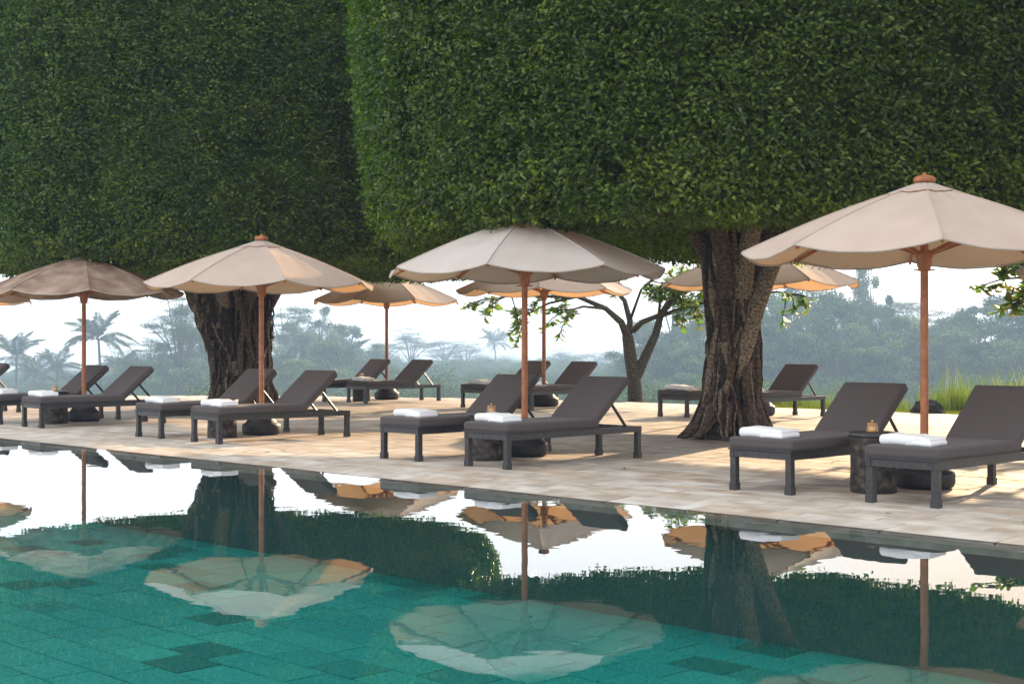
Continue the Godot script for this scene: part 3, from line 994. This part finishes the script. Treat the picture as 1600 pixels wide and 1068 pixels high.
func branchy(o: Node3D, big: ArrayMesh, start: Array, twigs: int, leaves: int, sd: int) -> void:
	# start: [[points], [radii]] limbs; leaves hang in whorls from twigs off the last stretch of each limb
	rng.seed = sd
	for limb in start:
		for k in limb[0].size():
			if limb[0][k].y > 1.3: limb[0][k].y = 1.3 + (limb[0][k].y - 1.3) * 0.70
	var trunk: Node3D = null
	for k in start.size():
		var b := MB.new()
		b.tube(start[k][0], start[k][1].map(func(r): return r * 0.72), 10)
		var lm := part("trunk" if k == 0 else "limb", b.mesh(), M.bark_grey, o if k == 0 else trunk)
		if k == 0: trunk = lm
	var src: Array = big.surface_get_arrays(0)
	var more := [MB.new(), MB.new()]
	var per := maxi(1, leaves / maxi(1, twigs))
	var ends := start.slice(1)
	for k in twigs:
		var limb: Array = ends[k % ends.size()][0]
		var tip: Vector3 = limb[limb.size() - 1]
		var before: Vector3 = limb[limb.size() - 2]
		var p := before.lerp(tip, rnd(0.0, 1.0))
		var d := ((tip - before).normalized() * 0.6 + Vector3(rnd(-1, 1), rnd(-1.0, 0.45), rnd(-1, 1)) * 0.9).normalized()
		var q := p + d * rnd(0.3, 0.75)
		var b := MB.new()
		b.tube([p, p.lerp(q, 0.5) + Vector3(0, 0.04, 0), q], [0.018, 0.012, 0.007], 5)
		part("twig", b.mesh(), M.bark_grey, trunk)
		for m in per * 5:
			var a := rnd(0, TAU)
			var f := p.lerp(q, rnd(0.35, 1.0))
			var ld := (Vector3(cos(a), rnd(-1.1, 0.2), sin(a)) + d * 0.4).normalized()
			var xax := ld.cross(Vector3.UP).normalized()
			var l := rnd(0.13, 0.24)
			var bs := Basis(xax, ld.cross(xax), ld)
			bs = bs.rotated(ld, rnd(-0.5, 0.5))
			bs = bs * Basis.from_scale(Vector3(l * 0.46, l, l))
			var pick := rng.randf()
			if m >= per:
				# past 300 leaves the rest is one joined mass
				var mb: MB = more[m % 2]
				var k0 := mb.v.size()
				var xf := Transform3D(bs, f)
				mb.v.append_array(xf * (src[Mesh.ARRAY_VERTEX] as PackedVector3Array))
				for nn in src[Mesh.ARRAY_NORMAL]: mb.n.append((bs.inverse().transposed() * nn).normalized())
				for idx in src[Mesh.ARRAY_INDEX]: mb.i.append(k0 + idx)
				continue
			part("leaf", big, M.big_leaf if pick < 0.8 else M.big_leaf_old if pick < 0.98 else M.big_leaf_yellow, o, f, bs)

	for k in 2:
		part("leaf_mass", more[k].mesh(), M.big_leaf if k == 0 else M.big_leaf_old, o).set_meta("kind", "stuff")

func make_forked_trees() -> void:
	var big := leaf_mesh()
	# local axes of these trees: x to the photographer's right, z towards the photographer
	var base := seen(2.55, 29.6)
	var o := thing("forked_tree", "forked lichen-grey tree with large hanging leaves behind loungers", "tree", base, PI / 4)
	var V := func(x, y, z): return Vector3(x, y, z)
	branchy(o, big, [
		[[V.call(0, -0.1, 0), V.call(-0.02, 0.4, 0), V.call(-0.1, 0.9, 0), V.call(-0.16, 1.35, 0)], [0.24, 0.20, 0.19, 0.17]],
		[[V.call(0.02, 0.5, 0), V.call(0.22, 0.95, 0.02), V.call(0.42, 1.4, 0.0), V.call(0.52, 1.9, -0.1), V.call(0.75, 2.5, -0.2), V.call(1.0, 2.9, -0.2)], [0.16, 0.14, 0.115, 0.10, 0.07, 0.04]],
		[[V.call(-0.16, 1.3, 0), V.call(-0.3, 1.75, 0.1), V.call(-0.62, 2.15, 0.15), V.call(-1.2, 2.5, 0.2), V.call(-1.9, 2.72, 0.2)], [0.13, 0.10, 0.075, 0.06, 0.035]],
		[[V.call(-0.14, 1.3, 0), V.call(-0.1, 1.8, -0.15), V.call(-0.2, 2.4, -0.3), V.call(-0.5, 2.9, -0.4)], [0.12, 0.09, 0.07, 0.04]],
		[[V.call(-0.05, 1.5, 0), V.call(0.12, 1.75, 0.2), V.call(0.45, 1.95, 0.3), V.call(0.75, 2.45, 0.4), V.call(0.7, 2.8, 0.5)], [0.09, 0.08, 0.065, 0.05, 0.03]],
		[[V.call(0.55, 1.95, -0.1), V.call(0.95, 2.15, 0.0), V.call(1.35, 2.3, 0.1), V.call(1.8, 2.4, 0.1)], [0.07, 0.06, 0.045, 0.03]],
		[[V.call(-1.2, 2.5, 0.2), V.call(-1.9, 2.5, 0.3), V.call(-2.5, 2.55, 0.3), V.call(-3.0, 2.4, 0.3)], [0.05, 0.045, 0.035, 0.02]],
		[[V.call(0.5, 1.9, -0.1), V.call(0.9, 2.6, 0.2), V.call(1.5, 3.0, 0.2)], [0.07, 0.05, 0.03]],
		[[V.call(-1.2, 2.5, 0.2), V.call(-1.8, 2.3, 0.3), V.call(-2.3, 1.94, 0.3)], [0.045, 0.035, 0.02]],
		[[V.call(-0.62, 2.15, 0.15), V.call(-1.1, 2.2, 0.4), V.call(-1.6, 2.0, 0.5)], [0.045, 0.035, 0.02]],
		[[V.call(0.52, 1.9, -0.1), V.call(0.8, 2.55, 0.2), V.call(1.15, 2.3, 0.4)], [0.045, 0.035, 0.02]],
		[[V.call(0.45, 1.95, 0.3), V.call(0.5, 2.9, 0.5), V.call(0.9, 2.85, 0.6)], [0.045, 0.035, 0.02]],
		[[V.call(-0.1, 1.8, -0.15), V.call(0.1, 2.7, 0.2), V.call(0.3, 3.0, 0.4)], [0.045, 0.035, 0.02]],
		[[V.call(1.35, 2.3, 0.1), V.call(2.0, 2.5, 0.1), V.call(2.9, 2.65, 0.1), V.call(3.5, 2.5, 0.1)], [0.045, 0.04, 0.03, 0.02]],
	], 78, 240, 31)
	base = seen(9.6, 20.5)
	var o2 := thing("leafy_branch_tree", "leafy tree whose hanging branch reaches in past the parasol pole", "tree", base, PI / 4)
	branchy(o2, big, [
		[[V.call(0, -0.1, 0), V.call(0.02, 0.7, 0), V.call(-0.05, 1.5, 0)], [0.18, 0.15, 0.13]],
		[[V.call(-0.05, 1.45, 0), V.call(-0.5, 2.0, 0), V.call(-1.3, 2.5, 0), V.call(-2.35, 2.5, 0)], [0.11, 0.09, 0.06, 0.03]],
		[[V.call(-0.05, 1.45, 0), V.call(0.4, 2.1, 0.1), V.call(1.0, 2.7, 0.2)], [0.11, 0.08, 0.04]],
		[[V.call(-1.3, 2.5, 0), V.call(-1.8, 2.75, 0.1), V.call(-2.4, 2.75, 0.1)], [0.05, 0.04, 0.02]],
		[[V.call(-1.3, 2.5, 0), V.call(-1.9, 2.35, 0.1), V.call(-2.35, 2.05, 0.1)], [0.05, 0.035, 0.015]],
		[[V.call(-0.05, 1.45, 0), V.call(-0.3, 2.4, -0.6), V.call(-0.5, 3.3, -1.4)], [0.1, 0.07, 0.03]],  # unseen limbs from here on, added to dapple shade onto the deck
		[[V.call(-0.05, 1.45, 0), V.call(-0.1, 2.5, 0.5), V.call(-0.4, 3.5, 1.2)], [0.1, 0.07, 0.03]],
		[[V.call(0.0, 1.5, 0), V.call(0.5, 2.6, -0.6), V.call(1.1, 3.6, -1.3)], [0.1, 0.07, 0.03]],
		[[V.call(-0.5, 2.0, 0), V.call(-0.9, 3.0, 0.2), V.call(-1.1, 3.8, 0.2)], [0.08, 0.06, 0.03]],
	], 60, 298, 37)

# ------------------------------------------------------------------ the wood in the valley
var kinds := {}

func far_leaf(b: MB, p: Vector3, size: float, flat: float) -> void:
	var d := Vector3(rnd(-1, 1), rnd(-1, 1) * (1.0 - flat), rnd(-1, 1)).normalized()
	var nn := Vector3(rnd(-1, 1) * (1.0 - flat), rnd(0.1, 1) + flat, rnd(-1, 1) * (1.0 - flat)).normalized()
	nn = (nn - d * nn.dot(d)).normalized()
	b.leaf(p, d, nn, size * rnd(0.8, 1.4), size * rnd(0.5, 0.8))

func make_kinds() -> void:
	# all are 10 m high; crown colours are linear values
	# broadleaf trees: limbs that end in leaf masses
	for k in 5:
		rng.seed = 200 + k
		var wood := MB.new()
		var lv := MB.new()
		wood.tube([Vector3(0, -0.5, 0), Vector3(0.1, 3, 0.1), Vector3(0, 6, 0), Vector3(0.1, 8.5, 0)], [0.28, 0.22, 0.16, 0.06], 7)
		for q in 46:
			var h := rnd(1.4, 9.5)
			var wide := 3.1 * sin(PI * clampf((h - 1.3) / 9.2, 0.05, 0.97)) * rnd(0.55, 1.1)
			var a := rnd(0, TAU)
			var cc := Vector3(cos(a) * wide, h, sin(a) * wide)
			wood.tube([Vector3(0, h * 0.62, 0), cc * Vector3(0.5, 0, 0.5) + Vector3(0, h * 0.88, 0), cc], [0.07, 0.05, 0.02], 4, false)
			var big := rnd(0.6, 1.5)
			var tone := rnd(0.55, 1.5)
			lv.col = Color(0.055 * tone, 0.10 * tone, 0.032 * tone) if rng.randf() < 0.65 else Color(0.11 * tone, 0.16 * tone, 0.045 * tone)
			for m in 420:
				var e := Vector3(rng.randfn(0, 1), rng.randfn(0, 1), rng.randfn(0, 1)).normalized() * Vector3(0.8, 0.55, 0.8) * pow(rng.randf(), 0.4)
				far_leaf(lv, cc + e * big, 0.17, 0.2)
		kinds["broad%d" % k] = [wood.mesh(), lv.mesh(false, true)]
	# feathery trees: thin forking limbs that carry flat tiers
	for k in 4:
		rng.seed = 300 + k
		var wood := MB.new()
		var lv := MB.new()
		wood.tube([Vector3(0, -0.5, 0), Vector3(0.15, 2, 0), Vector3(0.05, 4.2, 0.1)], [0.19, 0.15, 0.12], 7)
		for q in 13:
			var a := TAU * q / 13.0 + rnd(-0.3, 0.3)
			var wide := rnd(0.6, 3.4)
			var top := rnd(8.2, 10.0) - wide * 0.45 - (rnd(0.5, 3.0) if rng.randf() < 0.4 else 0.0)
			var y0 := rnd(2.4, 4.6)
			var tip := Vector3(cos(a) * wide, top, sin(a) * wide)
			var p0 := Vector3(0.08, y0, 0.05)
			var mid := p0.lerp(tip, 0.5) + Vector3(0, 0.5, 0)
			wood.tube([p0, p0.lerp(mid, 0.5) + Vector3(0, 0.15, 0), mid, tip], [0.085, 0.07, 0.055, 0.025], 5, false)
			for w in 8:
				var st := mid.lerp(tip, rnd(0.1, 1.0))
				var e := st + Vector3(rnd(-1.2, 1.2), rnd(0.1, 0.7), rnd(-1.2, 1.2))
				wood.tube([st, e], [0.022, 0.01], 4, false)
				var tone := rnd(0.75, 1.25)
				lv.col = Color(0.08 * tone, 0.13 * tone, 0.04 * tone)
				for m in 150:
					far_leaf(lv, e + Vector3(rng.randfn(0, 0.42), rng.randfn(0, 0.07), rng.randfn(0, 0.42)), 0.11, 0.7)
		kinds["feather%d" % k] = [wood.mesh(), lv.mesh(false, true)]
	# bushes of the undergrowth
	for k in 4:
		rng.seed = 400 + k
		var lv := MB.new()
		for q in 12:
			var a := rnd(0, TAU)
			var r := rnd(0.0, 1.5)
			var cc := Vector3(cos(a) * r, rnd(0.4, 2.2), sin(a) * r)
			var tone := rnd(0.7, 1.3)
			lv.col = Color(0.07 * tone, 0.12 * tone, 0.035 * tone)
			for m in 480:
				var e := Vector3(rng.randfn(0, 1), rng.randfn(0, 1), rng.randfn(0, 1)).normalized() * pow(rng.randf(), 0.4) * Vector3(0.85, 0.65, 0.85)
				far_leaf(lv, cc + e, 0.075, 0.2)
		kinds["bush%d" % k] = [null, lv.mesh(false, true)]
	# a palm frond 3 m long with its leaflets, and the palm trunk
	for k in 3:
		rng.seed = 450 + k
		var f := MB.new()
		f.col = Color(0.10, 0.10, 0.045)
		var pts := []
		var rad := []
		var droop := [0.9, 1.5, 2.3][k] as float
		for q in 9:
			var x := q / 8.0
			pts.append(Vector3(0, 0.9 * sin(x * PI * 0.6) - droop * x * x * 0.75, x * 2.8))
			rad.append(lerpf(0.04, 0.008, x))
		f.tube(pts, rad, 4, false)
		for q in 34:
			var x := 0.12 + 0.87 * q / 33.0
			var kx := mini(7, int(x * 8.0))
			var p: Vector3 = pts[kx].lerp(pts[kx + 1], x * 8.0 - kx)
			var fw: Vector3 = (pts[kx + 1] - pts[kx]).normalized()
			for s in [-1.0, 1.0]:
				var l := 0.85 * sin(PI * clampf(0.12 + x * 0.8, 0, 1)) + 0.1
				var d := (Vector3(s, -rnd(0.35, 0.9), 0) + fw * 0.75).normalized()
				f.col = Color(0.055, 0.085, 0.03) * rnd(0.8, 1.3)
				f.col.a = 1.0
				f.leaf(p, d, (Vector3.UP + Vector3(s * 0.4, 0, 0) - d * 0.3).normalized(), l * rnd(0.85, 1.1), 0.075)
		kinds["frond%d" % k] = [null, f.mesh(false, true)]
	var pt := MB.new()
	pt.tube([Vector3(0, -0.5, 0), Vector3(0.25, 2.5, 0), Vector3(0.3, 5, 0), Vector3(0.1, 7.6, 0)], [0.2, 0.14, 0.12, 0.10], 8)
	kinds["palm"] = [pt.mesh(), null]

func land_at(u: float, d: float) -> Vector3:
	var p := seen((u - 800.0) / FOCAL * d, d)
	p.y = ground_y(p.x, p.z)
	return p

func stand(kind: String, called: String, label: String, group: String, u: float, vtop: float, near: float, wide: float, variant: int) -> void:
	var d := near * (5.0 if u < 600 else 5.7)
	wide *= (2.0 if kind == "palm" else 2.5) * d / near / 4.3 * 0.98
	var p := land_at(u, d)
	var tall := CAM.y + (534.0 - vtop) * d / FOCAL - p.y
	if kind == "palm":
		var o := thing(called, label, "palm tree", p, rnd(0, TAU), group)
		var sc := maxf(0.6, (tall - 3.2) / 7.6)
		part("trunk", kinds.palm[0], M.bark_grey, o, Vector3.ZERO, Basis.from_scale(Vector3(2.4, sc, 2.4)))
		var crown := Node3D.new()
		crown.name = "crown"
		crown.position = Vector3(0.15, 7.55 * sc, 0)
		o.add_child(crown)
		for k in 20:
			var lift := rnd(-0.25, 1.15) if k % 3 else rnd(0.6, 1.3)
			var bs := Basis(Vector3.UP, k * 2.4 + rnd(-0.3, 0.3)) * Basis(Vector3.RIGHT, -lift + 0.2) * Basis(Vector3.BACK, rnd(-0.3, 0.3))
			part("frond", kinds["frond%d" % (k % 3)][1], M.far_leaf, crown, Vector3.ZERO, bs.scaled(Vector3.ONE * wide * 1.05 * rnd(0.85, 1.1)))
		return
	var o := thing(called, label, "tree", p, rnd(0, TAU), group)
	var key := "%s%d" % [kind, variant]
	var bs := Basis.from_scale(Vector3(wide, tall / 10.0, wide))
	part("trunk", kinds[key][0], M.bark_grey, o, Vector3.ZERO, bs)
	part("crown", kinds[key][1], M.far_leaf, o, Vector3.ZERO, bs)

func make_wood() -> void:
	make_kinds()
	rng.seed = 12
	# palms: picture column, height of the top, distance, frond size
	var palm_labels := ["coconut palm by itself, leftmost beyond the brown parasol", "tall coconut palm rising behind brown parasol's pole", "low coconut palm between the lone palm and tall palm", "low coconut palm tucked among bushes near lone palm", "palm leaning beside the feathery grove", "palm with upright fronds beyond yellow parasol", "palm half sunk in trees beyond cream parasol", "palm drooping among trees beside vase-shaped trunk"]
	var palms := [[26, 535, 62, 0.95], [152, 506, 58, 1.0], [88, 556, 66, 0.9], [54, 566, 70, 0.95], [186, 560, 72, 0.95], [772, 524, 102, 0.95], [512, 560, 60, 0.95], [545, 540, 70, 1.0]]
	for k in palms.size():
		var a: Array = palms[k]
		stand("palm", "coconut_palm", palm_labels[k], "coconut palms in the valley", a[0], a[1], a[2], a[3], 0)
	# feathery trees
	var fe := [[282, 444, 52, 0.75, "tall feathery tree with fanned bare limbs beside vase-shaped trunk"], [232, 520, 60, 0.8, "feathery tree with flat spreading top near tall palm"], [318, 470, 58, 0.8, "slender feathery tree close behind vase-shaped trunk"], [446, 462, 66, 0.8, "feathery tiered tree on the other side of vase-shaped trunk"], [640, 512, 92, 1.0, "feathery flat-topped tree beyond cream parasol's pole"], [694, 527, 98, 1.0, "feathery flat-topped tree between cream and yellow parasols"], [728, 532, 104, 0.9, "small feathery tree beside the upright palm"], [592, 530, 96, 0.9, "feathery tree behind cream parasol's loungers"], [880, 546, 110, 0.9, "faint feathery tree in haze below yellow parasol"], [935, 548, 100, 0.9, "faint feathery tree in haze beside forked tree"], [1395, 466, 58, 0.9, "feathery tree beside the pinkish parasol's pole"], [1440, 455, 62, 0.9, "feathery tree top behind the pinkish parasol's pole"], [1330, 500, 62, 0.9, "feathery tree within the hazy wood behind tall grass"]]
	for k in fe.size():
		var a: Array = fe[k]
		stand("feather", "feathery_tree", a[4], "feathery trees in the valley", a[0], a[1], a[2], a[3], k % 4)
	# broadleaf trees
	var hazy := "hazy blue broadleaf tree in the wood beyond the tall grass"
	var green := "hazy green broadleaf tree in the valley beyond the paving"
	var br := [[500, 474, 66, 0.62, "dark knobbly-topped broadleaf tree beyond cream parasol"], [545, 508, 70, 0.8, green], [470, 520, 62, 0.8, green], [440, 550, 55, 0.8, green], [520, 530, 58, 0.85, green], [560, 560, 64, 0.9, green], [250, 560, 56, 0.8, green], [310, 560, 52, 0.8, green], [200, 585, 60, 0.8, green], [610, 565, 80, 1.0, green], [660, 560, 84, 1.0, green], [710, 562, 86, 1.0, green], [750, 560, 84, 0.9, green], [800, 565, 86, 1.0, green], [850, 590, 90, 1.0, green], [905, 592, 90, 1.0, green], [120, 585, 66, 0.9, green], [65, 595, 70, 0.8, green],
		[1362, 410, 50, 0.5, "tall spindly broadleaf tree topping the hazy wood"], [1015, 500, 56, 0.8, hazy], [1052, 448, 52, 0.85, hazy], [1085, 470, 48, 0.8, hazy], [1215, 452, 48, 0.8, hazy], [1252, 440, 52, 0.8, hazy], [1290, 452, 47, 0.75, hazy], [1330, 462, 54, 0.8, hazy], [1375, 478, 50, 0.75, hazy], [1412, 492, 46, 0.75, hazy], [1455, 495, 52, 0.8, hazy], [1490, 486, 47, 0.75, hazy], [1530, 474, 50, 0.8, hazy], [1566, 460, 46, 0.8, hazy], [1606, 452, 48, 0.85, hazy], [1640, 460, 46, 0.8, hazy], [975, 560, 74, 0.9, hazy], [1170, 470, 50, 0.8, hazy], [1130, 480, 54, 0.8, hazy], [1240, 520, 43, 0.7, hazy], [1310, 530, 42, 0.7, hazy], [1390, 540, 42, 0.7, hazy], [1460, 545, 41, 0.7, hazy], [1530, 535, 42, 0.7, hazy], [1590, 530, 41, 0.7, hazy], [1030, 520, 44, 0.8, hazy], [1065, 540, 42, 0.8, hazy], [1120, 530, 43, 0.8, hazy], [1270, 490, 45, 0.75, hazy], [1350, 505, 44, 0.75, hazy], [1430, 520, 44, 0.75, hazy], [1505, 515, 44, 0.75, hazy], [1555, 505, 44, 0.75, hazy], [1205, 505, 44, 0.8, hazy], [480, 560, 50, 0.9, green], [590, 575, 56, 0.9, green], [640, 582, 58, 0.9, green], [690, 585, 60, 0.9, green], [770, 580, 62, 0.9, green], [275, 575, 50, 0.9, green], [335, 545, 60, 0.8, green], [300, 505, 62, 0.7, green], [265, 535, 58, 0.7, green], [525, 505, 68, 0.75, green], [462, 500, 70, 0.7, green], [575, 535, 70, 0.8, green], [225, 560, 56, 0.8, green]]
	for k in br.size():
		var a: Array = br[k]
		var low: bool = a[1] > 500
		if a[4] == hazy:
			var where := "between the forked tree and rooted fig trunk" if a[0] < 1110 else "behind the rooted fig trunk and peach parasol" if a[0] < 1275 else "between peach parasol and pinkish parasol's pole" if a[0] < 1425 else "above tall grass, past pinkish parasol's pole"
			a[4] = ("low front tree of hazy blue wood " if low else "tall tree of hazy blue wood ") + where
		elif a[4] == green:
			low = a[1] > 550
			var where := "around the coconut palms" if a[0] < 210 else "below feathery trees by vase-shaped trunk" if a[0] < 350 else "between vase-shaped trunk and cream parasol's pole" if a[0] < 585 else "between cream and pale grey parasols' poles" if a[0] < 810 else "below the yellow parasol"
			a[4] = ("low rounded hazy green tree " if low else "taller hazy green tree ") + where
		stand("broad", "broadleaf_tree", a[4], "hazy broadleaf trees", a[0], a[1], a[2], a[3], k % 5)
	# undergrowth: one mass of bushes
	var xf := [[], [], [], []]
	rng.seed = 99
	for k in 3000:
		var u := rnd(-150, 1750)
		var d := 130.0 + 440.0 * rng.randf()
		if u > 980: d = rnd(130, 310)
		var p := land_at(u, d)
		var sc := rnd(1.4, 3.2)
		if u < 190: sc *= 0.7
		xf[k % 4].append(Transform3D(Basis(Vector3.UP, rnd(0, TAU)).scaled(Vector3(sc, sc * rnd(0.8, 1.5), sc)), p))
	var ug := Node3D.new()
	ug.name = "undergrowth"
	tag(ug, "hazy mass of bushes filling the valley below the trees", "undergrowth", "", "stuff")
	add_child(ug)
	for k in 4:
		scatter("bush_mass", kinds["bush%d" % k][1], M.far_leaf, ug, xf[k], [])

# ------------------------------------------------------------------ grass and the rock
func make_grass() -> void:
	rng.seed = 61
	var tufts := []
	for k in 5:
		var b := MB.new()
		for q in 26:
			var p := Vector3(rng.randfn(0, 0.09), 0, rng.randfn(0, 0.09))
			var a := rnd(0, TAU)
			var l := rnd(0.18, 0.45) if rng.randf() < 0.93 else rnd(0.5, 0.85)
			var lean := Vector3(cos(a), 0, sin(a)) * rnd(0.05, 0.35) * l
			var side := Vector3(-sin(a), 0, cos(a)) * 0.006
			var tone := rnd(0.7, 1.3)
			b.col = Color(0.20 * tone, 0.28 * tone, 0.05 * tone) if rng.randf() < 0.78 else Color(0.40 * tone, 0.36 * tone, 0.17 * tone)
			var m := p + lean * 0.35 + Vector3(0, l * 0.6, 0)
			var tip := p + lean + Vector3(0, l, 0)
			b.tri(p - side, p + side, m + side * 0.8)
			b.tri(p - side, m + side * 0.8, m - side * 0.8)
			b.tri(m - side * 0.8, m + side * 0.8, tip)
		tufts.append(b.mesh(false, true))
	var xf := [[], [], [], [], []]
	for k in 2600:
		var s := rnd(-17.0, 6.0)
		var t := 17.0 + rng.randfn(0, 0.5)
		var sc := rnd(0.7, 1.35)
		if s < -13.2:
			if rng.randf() < 0.75: continue
			t = 15.7 + rng.randfn(0, 0.3)
			sc *= 0.6
		xf[k % 5].append(Transform3D(Basis(Vector3.UP, rnd(0, TAU)).scaled(Vector3(sc, sc, sc)), at(s, t, -0.1)))
	var g := Node3D.new()
	g.name = "tall_grass"
	tag(g, "sunlit tall grass along the lawn behind the paving", "grass", "", "stuff")
	add_child(g)
	for k in 5:
		scatter("grass_tuft", tufts[k], M.grass_blade, g, xf[k], [])
	# short blades of the lawn
	var lx := []
	var short := MB.new()
	for q in 40:
		var p := Vector3(rnd(-0.12, 0.12), 0, rnd(-0.12, 0.12))
		var a := rnd(0, TAU)
		var side := Vector3(-sin(a), 0, cos(a)) * 0.004
		var tone := rnd(0.7, 1.3)
		short.col = Color(0.26 * tone, 0.28 * tone, 0.04 * tone)
		short.tri(p - side, p + side, p + Vector3(cos(a) * 0.02, rnd(0.03, 0.07), sin(a) * 0.02))
	for k in 2500:
		var s := rnd(-17.0, 5.0)
		var t := rnd(14.72, 17.0)
		if s < -13 and t > 15.8: continue
		lx.append(Transform3D(Basis(Vector3.UP, rnd(0, TAU)), at(s, t, -0.03 - 0.02 * (t - 14.7))))
	var sg := scatter("lawn_grass", short.mesh(false, true), M.grass_blade, self, lx, [])
	tag(sg, "short sunlit lawn strip between paving and tall grass", "grass", "", "stuff")
	var r := MB.new()
	rng.seed = 8
	var nz := FastNoiseLite.new()
	nz.frequency = 2.0
	var ids := []
	for i in 9:
		for j in 16:
			var la := PI * 0.5 * i / 8.0
			var lo := TAU * j / 16.0
			var d := Vector3(cos(la) * cos(lo), sin(la), cos(la) * sin(lo))
			var q := d * (1.0 + 0.35 * nz.get_noise_3dv(d * 1.3))
			ids.append(r.vert(q * Vector3(0.27, 0.25, 0.2), d))
	for i in 8:
		for j in 16:
			var k := i * 16 + j
			var k2 := i * 16 + (j + 1) % 16
			r.face(ids[k], ids[k + 16], ids[k2 + 16])
			r.face(ids[k], ids[k2 + 16], ids[k2])
	var rk := part("rock", r.mesh(true), M.rock, self, seen(7.15, 24.6, -0.03), Basis(Vector3.UP, 0.6))
	tag(rk, "low dark craggy rock at the edge of the lawn", "rock")

# ------------------------------------------------------------------ everything
func _ready() -> void:
	var cam := Camera3D.new()
	cam.name = "camera"
	cam.fov = rad_to_deg(2.0 * atan(534.0 / FOCAL))
	cam.position = CAM
	cam.rotation.y = PI / 4
	cam.near = 0.05
	cam.far = 3000.0
	add_child(cam)
	var env := Environment.new()
	env.background_mode = Environment.BG_SKY
	var sk := ProceduralSkyMaterial.new()
	sk.sky_top_color = Color(0.80, 0.82, 0.84)
	sk.sky_horizon_color = Color(0.92, 0.93, 0.94)
	sk.sky_curve = 0.25
	sk.ground_bottom_color = Color(0.35, 0.37, 0.36)
	sk.ground_horizon_color = Color(0.85, 0.87, 0.88)
	sk.sun_angle_max = 45.0
	sk.sun_curve = 0.3
	sk.sky_energy_multiplier = 1.0
	env.sky = Sky.new()
	env.sky.sky_material = sk
	env.background_energy_multiplier = 0.85
	env.tonemap_mode = Environment.TONE_MAPPER_LINEAR
	env.tonemap_exposure = 3.5
	env.fog_enabled = true
	env.fog_density = 0.0011
	env.fog_light_color = Color(0.74, 0.87, 1.0)
	env.sdfgi_enabled = true
	env.ssao_enabled = true
	env.ssil_enabled = true
	var we := WorldEnvironment.new()
	we.name = "world"
	we.environment = env
	add_child(we)
	var sun := DirectionalLight3D.new()
	sun.name = "sun"
	sun.light_energy = 0.95
	sun.light_color = Color(1.0, 0.86, 0.68)
	sun.light_angular_distance = 0.6
	sun.shadow_enabled = true
	var el := deg_to_rad(17.0)
	add_child(sun)
	sun.look_at_from_position(Vector3.ZERO, Vector3(0.309 * cos(el), -sin(el), 0.951 * cos(el)), Vector3.UP)
	make_materials()
	make_level()
	make_clumps()
	make_fig("clipped fig tree with vase-shaped dark trunk before the feathery trees", at(-21.5, 6.87), 1, true, 1.0, 1.0)
	make_fig("clipped fig tree with rooted trunk between loungers and round crown", at(-10.74, 6.87), 2, false, 1.0, 1.0)
	make_fig("clipped fig tree shading the deck beyond the pinkish parasol", at(0.3, 6.87), 4, false, 1.0, 0.6)
	make_forked_trees()
	furnish()
	make_wood()
	make_grass()
